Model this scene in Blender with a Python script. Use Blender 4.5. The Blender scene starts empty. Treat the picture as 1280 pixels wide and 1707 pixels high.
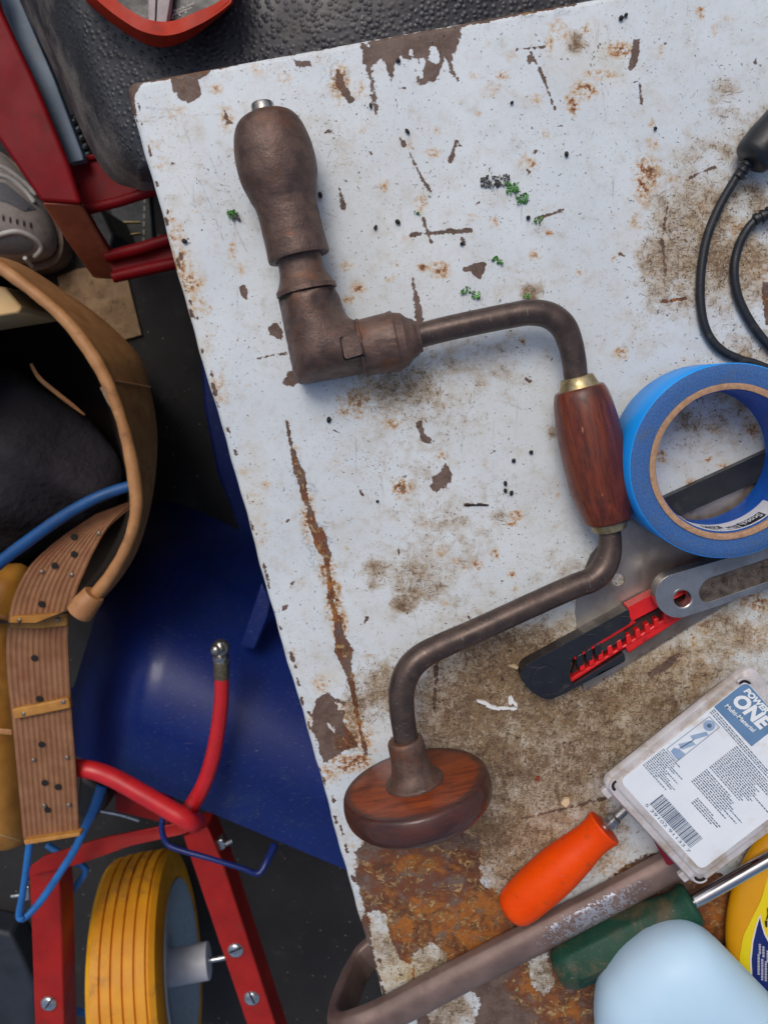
import bpy, bmesh, math, random
import numpy as np
from mathutils import Vector, Matrix
from mathutils.geometry import tessellate_polygon, delaunay_2d_cdt
random.seed(7); RNG = np.random.default_rng(11)
sc = bpy.context.scene
COL = sc.collection
R = math.radians

# ------------------------------------------------------------------ camera, world, sun, exposure
F, CX, CY, CAMH = 1280.0, 640.0, 853.5, 0.42        # focal length and centre in photo pixels, height above the table top
NAD = (655.0, 640.0)                                # photo pixel straight below the lens
_d = Vector((NAD[0]-CX, NAD[1]-CY, F)).normalized()
_x = Vector((1, 0, 0)); _x = (_x - _d*_x.dot(_d)).normalized()
_y = _d.cross(_x)                                   # image-down direction lying in the table plane
AX, AY, AZ = _x, -_y, -_d                           # world axes written in camera (x right, y down, z forward) coordinates
EYE = Vector((0, 0, CAMH))

def at(px, py, z=0.0):
    """world point at height z that the photo shows at pixel (px, py)"""
    c = Vector((px-CX, py-CY, F))
    w = Vector((c.dot(AX), c.dot(AY), c.dot(AZ)))
    return EYE + w*((z-CAMH)/w.z)

def npproj(P):
    P = np.asarray(P) - np.array(EYE)
    M = np.array([AX, AY, AZ])
    c = P @ M
    return CX + F*c[..., 0]/c[..., 2], CY + F*c[..., 1]/c[..., 2]

def rpx(r, px, py, z):
    return (at(px+r, py, z)-at(px-r, py, z)).length*.5

cam = bpy.data.cameras.new('camera'); camo = bpy.data.objects.new('camera', cam); COL.objects.link(camo)
def _w(v): return Vector((v.dot(AX), v.dot(AY), v.dot(AZ)))
right, down, fwd = _w(Vector((1, 0, 0))), _w(Vector((0, 1, 0))), _w(Vector((0, 0, 1)))
M3 = Matrix((right, -down, -fwd)).transposed()
camo.matrix_world = Matrix.Translation(EYE) @ M3.to_4x4()
cam.sensor_fit = 'VERTICAL'; cam.sensor_height = 24.0; cam.lens = 24.0*F/1707.0
cam.clip_start = 0.01; cam.clip_end = 200
cam.dof.use_dof = True; cam.dof.focus_distance = 0.405; cam.dof.aperture_fstop = 11.0
sc.camera = camo

SUN_EL, SUN_AZ = R(56), R(-20)                      # azimuth measured from +Y towards +X
wd = bpy.data.worlds.new('World'); sc.world = wd; wd.use_nodes = True
nt = wd.node_tree; sky = nt.nodes.new('ShaderNodeTexSky'); sky.sky_type = 'NISHITA'; sky.sun_disc = False
sky.sun_elevation = SUN_EL; sky.sun_rotation = SUN_AZ; sky.dust_density = 4.0; sky.air_density = 1.0; sky.ozone_density = 1.0
bg = nt.nodes['Background']; nt.links.new(sky.outputs[0], bg.inputs[0]); bg.inputs[1].default_value = 0.115
sun = bpy.data.lights.new('sun', 'SUN'); sun.energy = 1.0; sun.angle = R(24); sun.color = (1, .97, .92)
so = bpy.data.objects.new('sun', sun); COL.objects.link(so)
sd = Vector((math.sin(SUN_AZ)*math.cos(SUN_EL), math.cos(SUN_AZ)*math.cos(SUN_EL), math.sin(SUN_EL)))
so.rotation_euler = sd.to_track_quat('Z', 'Y').to_euler(); so.location = (0, 0, 3)
sc.view_settings.view_transform = 'Standard'; sc.view_settings.look = 'None'
sc.view_settings.gamma = 1.0; sc.view_settings.exposure = 0.0

# ------------------------------------------------------------------ objects
ORI = {}
def tag(o, label=None, cat=None, group=None, kind=None):
    if label: o['label'] = label
    if cat: o['category'] = cat
    if group: o['group'] = group
    if kind: o['kind'] = kind
    return o
def thing(name, loc, label, cat, group=None):
    o = bpy.data.objects.new(name, None); COL.objects.link(o); o.empty_display_size = .02
    o.location = loc; ORI[o] = Vector(loc)
    return tag(o, label, cat, group)
def copy_to(o, parent, delta):
    c = o.copy(); COL.objects.link(c); c.parent = parent
    c.location = o.location + Vector(delta); ORI[c] = ORI[o] + Vector(delta)
    return c

class MB:
    def __init__(s): s.v = []; s.f = []; s.g = []; s.w = []
    def add(s, vs, fs, gc=None, wear=None):
        n = len(s.v); vs = [Vector(v) for v in vs]
        s.v += vs; s.f += [[i+n for i in f] for f in fs]
        s.g += list(gc) if gc is not None else [tuple(v) for v in vs]
        s.w += list(wear) if wear is not None else [0.0]*len(vs)
        return s
    def tube(s, pts, r, n=12, cap=True, flat=None, up=None, twist=0):
        """pts world; r scalar or list; flat=(a,b) cross-section factors with 'up' the direction of the b axis"""
        pts = [Vector(p) for p in pts]; m = len(pts)
        rs = r if isinstance(r, (list, tuple)) else [r]*m
        vs = []; gc = []; L = 0; nrm = None
        for i, p in enumerate(pts):
            t = (pts[min(i+1, m-1)]-pts[max(i-1, 0)]).normalized()
            if up is not None:
                u = Vector(up); b = (u-t*u.dot(t)).normalized(); a = t.cross(b)
            else:
                if nrm is None:
                    nrm = t.orthogonal().normalized() if abs(t.z) > .9 else Vector((0, 0, 1))
                nrm = (nrm-t*nrm.dot(t)).normalized(); b = nrm; a = t.cross(b)
            if i: L += (p-pts[i-1]).length
            fa, fb = flat or (1, 1)
            for k in range(n):
                th = 2*math.pi*k/n+twist
                x, y = rs[i]*fa*math.cos(th), rs[i]*fb*math.sin(th)
                vs.append(p+a*x+b*y); gc.append((x, y, L))
        fs = [[i*n+k, i*n+(k+1) % n, (i+1)*n+(k+1) % n, (i+1)*n+k] for i in range(m-1) for k in range(n)]
        if cap: fs += [list(range(n))[::-1], [(m-1)*n+k for k in range(n)]]
        return s.add(vs, fs, gc)
    def lathe(s, o, axis, prof, n=40, up=(0, 0, 1), closed=False, fn=None):
        """prof: (t along axis, radius)"""
        o = Vector(o); t = Vector(axis).normalized(); u = Vector(up)
        if abs(u.dot(t)) > .95: u = Vector((0, 1, 0))
        b = (u-t*u.dot(t)).normalized(); a = b.cross(t)
        vs = []; gc = []
        for (h, r) in prof:
            for k in range(n):
                th = 2*math.pi*k/n; rr = r*(fn(th, h) if fn else 1)
                vs.append(o+t*h+(a*math.cos(th)+b*math.sin(th))*rr); gc.append((rr*math.cos(th), rr*math.sin(th), h))
        m = len(prof)
        fs = [[i*n+k, i*n+(k+1) % n, ((i+1) % m)*n+(k+1) % n, ((i+1) % m)*n+k] for i in range(m if closed else m-1) for k in range(n)]
        if not closed:
            fs += [list(range(n))[::-1], [(m-1)*n+k for k in range(n)]]
        return s.add(vs, fs, gc)
    def prism(s, top, bot, holes=()):
        """top, bot: equal-length loops; holes: list of (top loop, bottom loop)"""
        loops = [(top, bot)]+list(holes)
        T = [[Vector(p) for p in l[0]] for l in loops]; flat = [p for l in T for p in l]
        c = sum(flat, Vector())/len(flat)
        tris = tessellate_polygon([[Vector((p.x, p.y, 0)) for p in l] for l in T])
        vs = flat+[Vector(p) for l in loops for p in l[1]]; n = len(flat)
        fs = []
        for t in tris:
            a, b, c2 = (flat[i] for i in t)
            t = list(t) if (b-a).cross(c2-a).z > 0 else list(t)[::-1]
            fs += [t, [i+n for i in t][::-1]]
        k = 0
        for li, l in enumerate(T):
            m = len(l); ar = sum(l[i].x*l[(i+1) % m].y-l[(i+1) % m].x*l[i].y for i in range(m))
            for i in range(m):
                q = [k+i, k+i+n, k+(i+1) % m+n, k+(i+1) % m]
                if (ar < 0) != (li > 0): q = q[::-1]
                fs.append(q)
            k += m
        return s.add(vs, fs)
    def box(s, c, ex, ey, ez):
        c, ex, ey, ez = map(Vector, (c, ex, ey, ez))
        vs = [c+ex*i+ey*j+ez*k for k in (-1, 1) for (i, j) in ((-1, -1), (1, -1), (1, 1), (-1, 1))]
        return s.add(vs, [[3, 2, 1, 0], [4, 5, 6, 7]]+[[i, (i+1) % 4, (i+1) % 4+4, i+4] for i in range(4)])
    def grid(s, rows, thick=0.0, wear=None):
        """rows of world points; with a thickness the back is closed too"""
        m, n = len(rows), len(rows[0]); flat = [Vector(p) for r in rows for p in r]
        fs = [[i*n+k, i*n+k+1, (i+1)*n+k+1, (i+1)*n+k] for i in range(m-1) for k in range(n-1)]
        if not thick: return s.add(flat, fs, wear=wear)
        nr = [Vector() for _ in flat]
        for f in fs:
            q = (flat[f[2]]-flat[f[0]]).cross(flat[f[3]]-flat[f[1]])
            for i in f: nr[i] += q
        back = [p-q.normalized()*thick for p, q in zip(flat, nr)]
        N = len(flat); al = fs+[[i+N for i in f][::-1] for f in fs]
        rim = [k for k in range(n)]+[i*n+n-1 for i in range(1, m)]+[(m-1)*n+k for k in range(n-2, -1, -1)]+[i*n for i in range(m-2, 0, -1)]
        al += [[rim[i], rim[i]+N, rim[(i+1) % len(rim)]+N, rim[(i+1) % len(rim)]] for i in range(len(rim))]
        return s.add(flat+back, al, wear=(list(wear)*2 if wear else None))
    def build(s, name, mat, parent=None, origin=None, smooth=True, ang=40, bevel=0, seg=2, sub=0, fix=True):
        if parent is not None: o0 = ORI[parent]
        elif origin is not None: o0 = Vector(origin)
        else:
            xs = [v.x for v in s.v]; ys = [v.y for v in s.v]
            o0 = Vector(((min(xs)+max(xs))/2, (min(ys)+max(ys))/2, min(v.z for v in s.v)))
        me = bpy.data.meshes.new(name); me.from_pydata([v-o0 for v in s.v], [], s.f)
        a = me.attributes.new('gc', 'FLOAT_VECTOR', 'POINT'); a.data.foreach_set('vector', np.array(s.g, dtype=np.float32).ravel())
        if any(s.w):
            a = me.attributes.new('wear', 'FLOAT', 'POINT'); a.data.foreach_set('value', np.array(s.w, dtype=np.float32))
        if fix:
            bm = bmesh.new(); bm.from_mesh(me); bmesh.ops.recalc_face_normals(bm, faces=bm.faces); bm.to_mesh(me); bm.free()
        if smooth:
            me.polygons.foreach_set('use_smooth', [True]*len(me.polygons))
            if ang < 180: me.set_sharp_from_angle(angle=R(ang))
        me.materials.append(mat)
        o = bpy.data.objects.new(name, me); COL.objects.link(o); ORI[o] = o0
        if parent is not None: o.parent = parent; o.location = (0, 0, 0)
        else: o.location = o0
        if bevel:
            b = o.modifiers.new('bevel', 'BEVEL'); b.width = bevel; b.segments = seg; b.limit_method = 'ANGLE'; b.angle_limit = R(35)
            b.harden_normals = False
        if sub:
            q = o.modifiers.new('sub', 'SUBSURF'); q.levels = q.render_levels = sub
        return o

def cat(P, k=8, closed=False):
    """Catmull-Rom through points of any dimension"""
    P = [tuple(p) for p in P]; n = len(P); out = []
    rng = range(n if closed else n-1)
    g = (lambda i: P[i % n]) if closed else (lambda i: P[max(0, min(n-1, i))])
    for i in rng:
        p0, p1, p2, p3 = g(i-1), g(i), g(i+1), g(i+2)
        for j in range(k):
            t = j/k
            out.append(tuple(.5*((2*b)+(-a+c)*t+(2*a-5*b+4*c-d)*t*t+(-a+3*b-3*c+d)*t**3) for a, b, c, d in zip(p0, p1, p2, p3)))
    if not closed: out.append(P[-1])
    return out
def rnd_poly(P, r, k=5):
    """polygon (px) with rounded corners; r scalar or list"""
    out = []; n = len(P)
    for i in range(n):
        p, a, b = Vector(P[i]), Vector(P[i-1]), Vector(P[(i+1) % n])
        rr = r[i] if isinstance(r, (list, tuple)) else r
        if rr <= 0: out.append(tuple(p)); continue
        u, v = (a-p), (b-p); rr = min(rr, u.length*.48, v.length*.48)
        s, e = p+u.normalized()*rr, p+v.normalized()*rr
        for j in range(k+1):
            t = j/k; q = s*(1-t)**2+p*2*t*(1-t)+e*t*t; out.append(tuple(q))
    return out
def pxs(P, z): return [at(p[0], p[1], z(p[0], p[1]) if callable(z) else z) for p in P]
def slab(P, z1, z0, holes=()):
    """solid plate standing where the photo shows outline P at its top height z1, sides vertical down to z0"""
    def pair(l):
        t = pxs(l, z1); return t, [Vector((p.x, p.y, z0(q[0], q[1]) if callable(z0) else z0)) for p, q in zip(t, l)]
    a, b = pair(P); return MB().prism(a, b, [pair(h) for h in holes])
def ptube(P, k=6, n=12, mb=None, **kw):
    """P: (px, py, z, radius px)"""
    C = cat(P, k) if k > 1 else P
    return (mb or MB()).tube([at(x, y, z) for x, y, z, r in C], [rpx(r, x, y, z) for x, y, z, r in C], n, **kw)

class Dome:
    """rounded body with outline (px at height zm) rising h above and hd below it"""
    def __init__(s, outl, c, zm, h, hd, p=2.0, q=.5):
        s.P = [at(x, y, zm) for x, y in outl]; s.c = at(c[0], c[1], zm); s.zm, s.h, s.hd, s.p, s.q = zm, h, hd, p, q
        a = np.array([math.atan2(v.y-s.c.y, v.x-s.c.x) for v in s.P]); r = np.array([math.hypot(v.y-s.c.y, v.x-s.c.x) for v in s.P])
        o = np.argsort(a); a, r = a[o], r[o]
        s.a = np.concatenate([a-2*np.pi, a, a+2*np.pi]); s.r = np.concatenate([r]*3)
    def zs(s, t): return s.zm+s.h*max(0, 1-min(t, 1)**s.p)**s.q
    def z(s, px, py):
        z = s.zm+s.h
        for _ in range(12):
            v = at(px, py, z)-s.c; t = math.hypot(v.x, v.y)/float(np.interp(math.atan2(v.y, v.x), s.a, s.r))
            z = .5*z+.5*s.zs(t)
        return z
    def mesh(s, rings=14):
        n = len(s.P); vs = []
        sv = [math.sin(math.pi/2*i/rings) for i in range(rings, 0, -1)]
        lev = [(t, s.zs(t)) for t in sv[::-1]]
        lev += [(t, s.zm-s.hd*max(0, 1-t**s.p)**s.q) for t in sv[1:]]
        for t, z in lev:
            for v in s.P: vs.append(Vector((s.c.x+(v.x-s.c.x)*t, s.c.y+(v.y-s.c.y)*t, z)))
        m = len(lev)
        fs = [[i*n+k, (i+1)*n+k, (i+1)*n+(k+1) % n, i*n+(k+1) % n] for i in range(m-1) for k in range(n)]
        vs += [Vector((s.c.x, s.c.y, s.zs(0))), Vector((s.c.x, s.c.y, s.zm-s.hd))]
        fs += [[m*n, k, (k+1) % n] for k in range(n)]+[[m*n+1, (m-1)*n+(k+1) % n, (m-1)*n+k] for k in range(n)]
        return MB().add(vs, fs)
class Puff:
    """plate with outline (px at height zm) whose top is rounded over a width w from the edge (not along edges where skip is true), h high"""
    def __init__(s, outl, zm, h, w, z0, skip=lambda a, b: False, step=3.5):
        q = [Vector(p) for p in outl]; n = len(q); c0 = sum(q, Vector((0, 0)))/n; g = []
        for f in (.985, .96, .925): g += [c0+(p-c0)*f for p in q]
        x0, x1 = min(p.x for p in q), max(p.x for p in q); y0, y1 = min(p.y for p in q), max(p.y for p in q)
        X = x0+step
        while X < x1:
            Y = y0+step
            while Y < y1: g.append(Vector((X, Y))); Y += step
            X += step
        r = delaunay_2d_cdt(q+g, [], [list(range(n))], 1, 1e-4)
        W = np.array([at(v.x, v.y, zm) for v in r[0]]); P = [at(x, y, zm) for x, y in outl]
        d = np.full(len(W), 1e9)
        for i in range(n):
            if skip(outl[i], outl[(i+1) % n]): continue
            a, b = P[i], P[(i+1) % n]; dx, dy = b.x-a.x, b.y-a.y
            t = np.clip(((W[:, 0]-a.x)*dx+(W[:, 1]-a.y)*dy)/max(dx*dx+dy*dy, 1e-12), 0, 1)
            d = np.minimum(d, np.hypot(W[:, 0]-a.x-t*dx, W[:, 1]-a.y-t*dy))
        k = 1-np.minimum(d/w, 1); Z = zm+h*np.sqrt(np.maximum(0, 1-k*k))
        E = np.array([e for f in r[2] for e in ((f[0], f[1]), (f[1], f[2]), (f[2], f[0]))]); E = np.concatenate([E, E[:, ::-1]])
        fix = d < .0008
        for _ in range(14):
            S = np.zeros(len(Z)); C = np.zeros(len(Z)); np.add.at(S, E[:, 0], Z[E[:, 1]]); np.add.at(C, E[:, 0], 1)
            Z = np.where(fix, Z, .4*Z+.6*S/np.maximum(C, 1))
        W[:, 2] = Z; s.W, s.F, s.P, s.n, s.z0 = W, r[2], P, n, z0; s.px = np.array([(v.x, v.y) for v in r[0]])
    def z(s, px, py):
        q = np.hypot(s.px[:, 0]-px, s.px[:, 1]-py); o = np.argsort(q)[:4]; w = 1/(q[o]+.5); return float((s.W[o, 2]*w).sum()/w.sum())
    def mesh(s):
        n = s.n; m = MB().add([Vector(w) for w in s.W], s.F); T = [Vector(w) for w in s.W[:n]]; B = [Vector((p.x, p.y, s.z0)) for p in T]
        return m.add(T+B, [[i, (i+1) % n, n+(i+1) % n, n+i] for i in range(n)]+[[n+i for i in range(n)][::-1]])
def drape(P, z, lift=.0004, step=6):
    """thin printed sheet following the surface z(px, py) inside the pixel outline P"""
    q = [Vector(p) for p in P]; n = len(q)
    x0, x1 = min(p.x for p in q), max(p.x for p in q); y0, y1 = min(p.y for p in q), max(p.y for p in q)
    g = []
    X = x0+step*.5
    while X < x1:
        Y = y0+step*.5
        while Y < y1:
            g.append(Vector((X, Y))); Y += step
        X += step
    r = delaunay_2d_cdt(q+g, [], [list(range(n))], 1, 1e-4)
    return MB().add([at(v.x, v.y, z(v.x, v.y)+lift) for v in r[0]], r[2])
_TXT = {}
def text_mesh(body, bold=.018):
    """2-D letters: (verts, faces) with cap height about 0.7, left aligned at 0"""
    if (body, bold) in _TXT: return _TXT[body, bold]
    cu = bpy.data.curves.new('letters', 'FONT'); cu.body = body; cu.size = 1; cu.resolution_u = 3
    cu.offset = float(bold)
    o = bpy.data.objects.new('letters', cu); COL.objects.link(o)
    dg = bpy.context.evaluated_depsgraph_get(); me = bpy.data.meshes.new_from_object(o.evaluated_get(dg))
    vs = [(v.co.x, v.co.y) for v in me.vertices]; fs = [list(p.vertices) for p in me.polygons]
    bpy.data.objects.remove(o); bpy.data.curves.remove(cu); bpy.data.meshes.remove(me)
    x0 = min(v[0] for v in vs); x1 = max(v[0] for v in vs); y0 = min(v[1] for v in vs); y1 = max(v[1] for v in vs)
    _TXT[body, bold] = ([((x-x0)/(x1-x0), (y-y0)/(y1-y0)) for x, y in vs], fs)     # unit box
    return _TXT[body, bold]

# ------------------------------------------------------------------ materials
def c(r, g, b): return tuple((x/255/12.92 if x <= 10 else ((x/255+.055)/1.055)**2.4) for x in (r, g, b))+(1,)
class NT:
    def __init__(s, name):
        s.m = bpy.data.materials.new(name); s.m.use_nodes = True; s.t = s.m.node_tree; s.b = s.t.nodes['Principled BSDF']
        s.tc = s.t.nodes.new('ShaderNodeTexCoord'); s.obj = s.tc.outputs['Object']
    def N(s, ty, ins=None, **kw):
        n = s.t.nodes.new(ty)
        for k, v in kw.items(): setattr(n, k, v)
        for k, v in (ins or {}).items(): s.set(n.inputs[k], v)
        return n
    def set(s, i, v):
        if isinstance(v, bpy.types.NodeSocket): s.t.links.new(v, i)
        else: i.default_value = v
    def attr(s, a, vec=False): return s.N('ShaderNodeAttribute', attribute_name=a).outputs['Vector' if vec else 'Fac']
    def noise(s, scale, detail=4, rough=.55, vec=None, dist=0.0):
        return s.N('ShaderNodeTexNoise', {'Vector': vec or s.obj, 'Scale': scale, 'Detail': detail, 'Roughness': rough, 'Distortion': dist}).outputs[0]
    def mapping(s, scale, vec=None, rot=(0, 0, 0)):
        return s.N('ShaderNodeMapping', {'Vector': vec or s.obj, 'Scale': scale, 'Rotation': rot}).outputs[0]
    def ramp(s, f, a, b, lo=0.0, hi=1.0):
        return s.N('ShaderNodeMapRange', {0: f, 1: a, 2: b, 3: lo, 4: hi}, interpolation_type='SMOOTHSTEP').outputs[0]
    def math(s, op, a, b=0.0, clamp=False):
        return s.N('ShaderNodeMath', {0: a, 1: b}, operation=op, use_clamp=clamp).outputs[0]
    def mix(s, f, a, b):
        n = s.N('ShaderNodeMix', data_type='RGBA'); s.set(n.inputs[0], f); s.set(n.inputs[6], a); s.set(n.inputs[7], b); return n.outputs[2]
    def vor(s, scale, vec=None, feature='F1'):
        return s.N('ShaderNodeTexVoronoi', {'Vector': vec or s.obj, 'Scale': scale}, feature=feature)
    def bump(s, h, strength=.3, dist=.001, prev=None):
        n = s.N('ShaderNodeBump', {'Height': h, 'Strength': strength, 'Distance': dist})
        if prev is not None: s.t.links.new(prev, n.inputs['Normal'])
        return n.outputs[0]
    def out(s, **kw):
        for k, v in kw.items(): s.set(s.b.inputs[k.replace('_', ' ')], v)
        return s.m
def mat(name, a, b=None, scale=120, rough=.5, metal=0.0, dirt=None, dirt_amt=.5, dirt_scale=60, bump=.15, bscale=600, bdist=.0005, rvar=.12, coat=0.0, spec=.5, vec=None, sss=0, scr=0.0, **kw):
    n = NT(name); v = n.attr('gc', True) if vec == 'gc' else n.obj
    f = n.ramp(n.noise(scale, 6, .6, v), .3, .7)
    col = n.mix(f, a, b or a)
    ro = n.ramp(n.noise(scale*.7, 5, .6, v), .25, .75, max(.04, rough-rvar), min(1, rough+rvar))
    if dirt:
        df = n.math('MULTIPLY', n.ramp(n.noise(dirt_scale, 8, .7, v, .4), .62-dirt_amt*.3, .80-dirt_amt*.2), .85)
        col = n.mix(df, col, dirt); ro = n.math('MAXIMUM', ro, n.math('MULTIPLY', df, .8))
    nm = n.bump(n.noise(bscale, 5, .6, v), bump, bdist)
    if scr:
        sv = n.mapping((1, 14, 14), v, (.3, .2, .9)); s1 = n.ramp(n.noise(90, 3, .5, sv), .66, .70)
        col = n.mix(n.math('MULTIPLY', s1, scr), col, c(200, 195, 190)); nm = n.bump(s1, .2, .0002, nm)
    n.out(Base_Color=col, Roughness=ro, Metallic=metal, Normal=nm, Specular_IOR_Level=spec, Coat_Weight=coat, Coat_Roughness=.15)
    if sss: n.out(Subsurface_Weight=sss, Subsurface_Radius=(.004, .004, .004))
    return n.m

# ------------------------------------------------------------------ the worn white table top
def table_material():
    n = NT('worn_white_paint'); o = n.obj
    chip, rust, grime, orange, yel = (n.attr(a) for a in ('chip', 'rust', 'grime', 'orange', 'yellowed'))
    fine = n.noise(420, 7, .68); mid = n.noise(130, 6, .62); big = n.noise(22, 4, .55); hair = n.noise(1500, 4, .6)
    paint = n.mix(n.ramp(big, .3, .7), c(214, 221, 224), c(204, 211, 215))
    paint = n.mix(n.math('MULTIPLY', n.ramp(mid, .45, .8), .5), paint, c(186, 184, 176))
    paint = n.mix(n.math('MULTIPLY', n.ramp(n.noise(60, 7, .7, None, .5), .5, .72), .45), paint, c(192, 184, 168))
    paint = n.mix(n.math('MULTIPLY', n.ramp(fine, .52, .75), .4), paint, c(168, 168, 164))
    # small scuffs, two directions of hairline scratches
    for ang, sc_, lo, am in ((.35, 240, .66, .35), (1.9, 190, .68, .3), (1.25, 300, .68, .3)):
        sv = n.mapping((1, .06, 1), o, (0, 0, ang)); h = n.ramp(n.noise(sc_*2, 3, .5, sv), lo, lo+.05)
        gate = n.ramp(n.noise(35, 3, .5, n.mapping((1, 1, 1), o, (ang, 1, ang))), .47, .62)
        paint = n.mix(n.math('MULTIPLY', n.math('MULTIPLY', h, gate), am), paint, c(120, 116, 112))
    paint = n.mix(n.math('MULTIPLY', n.attr('scratch'), n.ramp(mid, .3, .6, .3, 1.1), True), paint, c(84, 78, 76))
    yl = n.math('MULTIPLY', yel, n.ramp(mid, .25, .7, .35, 1)); paint = n.mix(yl, paint, c(206, 184, 136))
    # rust stain bleeding into the paint
    rs = n.math('MULTIPLY', rust, n.math('ADD', n.ramp(fine, .3, .7, -.25, 1.2), n.ramp(mid, .3, .7, -.1, .55)), True)
    paint = n.mix(n.ramp(rs, .05, .6, 0, .8), paint, c(196, 158, 104))
    paint = n.mix(n.ramp(rs, .40, .78, 0, .9), paint, c(142, 82, 38))
    paint = n.mix(n.ramp(rs, .72, 1.0, 0, .9), paint, c(84, 52, 34))
    # ground-in dirt: blotches, fibres, pepper
    fib = n.noise(760, 4, .6, n.mapping((1, .25, 1), o, (0, 0, .5)), 1.2); fib2 = n.noise(680, 4, .6, n.mapping((.25, 1, 1), o, (0, 0, .9)), 1.6)
    fb = n.math('MAXIMUM', fib, fib2)
    g1 = n.math('ADD', grime, n.math('MULTIPLY', n.math('ADD', n.math('SUBTRACT', mid, .5), n.math('MULTIPLY', n.math('SUBTRACT', n.noise(48, 5, .6, None, .7), .5), n.ramp(grime, 0, .4))), 1.0))
    iso = n.noise(300, 9, .8, None, .9)
    g2 = n.math('ADD', n.math('ADD', n.math('MULTIPLY', g1, .75), n.math('MULTIPLY', n.math('SUBTRACT', iso, .5), 1.5)), n.math('MULTIPLY', n.math('SUBTRACT', fb, .56), 1.5))
    dirtc = n.mix(n.ramp(n.noise(70, 5, .6), .35, .65), c(118, 88, 58), c(88, 62, 42))
    dirtc = n.mix(n.ramp(n.noise(210, 5, .65, n.mapping((1, 1, 1), o, (0, 0, 2))), .5, .72), dirtc, c(146, 122, 90))
    paint = n.mix(n.ramp(g1, .08, .6, 0, .85), paint, c(174, 154, 126))
    gm = n.ramp(g2, .22, .66, 0, .85); paint = n.mix(gm, paint, dirtc)
    paint = n.mix(n.math('MULTIPLY', n.ramp(g1, .25, .8), n.ramp(n.noise(90, 6, .65, None, 1.0), .5, .68, 0, .8)), paint, c(96, 72, 52))
    paint = n.mix(n.math('MULTIPLY', n.ramp(g1, .3, .8), n.ramp(fine, .58, .7)), paint, c(62, 46, 36))
    # pepper specks over everything
    for k, (scl, th, colr, am) in enumerate(((620, .690, c(70, 62, 58), .8), (1100, .700, c(96, 88, 82), .7), (330, .735, c(48, 40, 38), .85), (900, .68, c(150, 120, 84), .5))):
        nz = n.noise(scl, 2.5, .5, n.mapping((1, 1, 1), o, (k*1.3, k*.7, 0)), .8)
        cl = n.ramp(n.noise(24, 4, .6, n.mapping((1, 1, 1), o, (k, 0, 1))), .32, .72, .05, -.045)
        t = n.math('ADD', n.math('SUBTRACT', cl, n.math('MULTIPLY', grime, .07)), th)
        sp = n.ramp(n.math('SUBTRACT', nz, t), 0, .025)
        paint = n.mix(n.math('MULTIPLY', sp, am), paint, colr)
    # bare metal where the paint has come off
    gate = n.ramp(chip, .02, .25)
    ch = n.math('ADD', chip, n.math('MULTIPLY', gate, n.math('ADD', n.math('MULTIPLY', n.math('SUBTRACT', fine, .5), 1.5), n.math('MULTIPLY', n.math('SUBTRACT', mid, .5), 1.5))))
    cm = n.ramp(ch, .47, .53)
    halo = n.ramp(ch, .30, .47)
    paint = n.mix(n.math('MULTIPLY', n.math('MULTIPLY', halo, n.ramp(rust, .02, .4, .25, 1)), .8), paint, c(176, 138, 92))
    bare = n.mix(n.ramp(mid, .35, .65), c(112, 92, 82), c(90, 70, 60))
    bare = n.mix(n.ramp(n.noise(800, 4, .6), .55, .75), bare, c(128, 116, 108))
    ob = n.math('ADD', n.math('MULTIPLY', orange, 1.15), n.math('MULTIPLY', n.math('SUBTRACT', mid, .5), 1.3))
    bare = n.mix(n.ramp(ob, .25, .6, 0, .9), bare, c(116, 66, 40))
    bare = n.mix(n.ramp(ob, .6, .95, 0, .9), bare, n.mix(n.ramp(fine, .35, .65), c(150, 86, 36), c(176, 112, 44)))
    bare = n.mix(n.math('MULTIPLY', n.ramp(n.noise(75, 8, .7, n.mapping((1, 1, 1), o, (2, 1, 0)), .8), .47, .62), n.ramp(orange, .2, .5, 0, .85)), bare, n.mix(n.ramp(fine, .4, .62), c(78, 50, 38), c(98, 62, 40)))
    bare = n.mix(n.math('MULTIPLY', n.ramp(n.noise(100, 8, .7, n.mapping((1, 1, 1), o, (0, 2, 2)), .6), .54, .62), n.ramp(orange, .3, .6, 0, .8)), bare, c(112, 98, 88))
    crust = n.math('MULTIPLY', n.ramp(n.noise(170, 8, .75, n.mapping((1, 1, 1), o, (0, 1, 0)), 1.0), .53, .57), n.ramp(orange, .12, .45))
    bare = n.mix(n.math('MULTIPLY', crust, .75), bare, n.mix(n.ramp(fine, .4, .6), c(196, 166, 116), c(140, 98, 56)))
    col = n.mix(cm, paint, bare)
    ro = n.math('ADD', n.math('ADD', .42, n.math('MULTIPLY', gm, .4)), n.math('MULTIPLY', cm, .18))
    hgt = n.math('SUBTRACT', n.math('MULTIPLY', n.math('SUBTRACT', 1.0, cm), 1.0), n.math('MULTIPLY', gm, -.25))
    hgt = n.math('ADD', hgt, n.math('MULTIPLY', crust, .8))
    hgt = n.math('ADD', hgt, n.math('MULTIPLY', hair, .10)); hgt = n.math('ADD', hgt, n.math('MULTIPLY', mid, .25))
    n.out(Base_Color=col, Roughness=ro, Normal=n.bump(hgt, .6, .0009), Specular_IOR_Level=.35)
    return n.m

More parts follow.
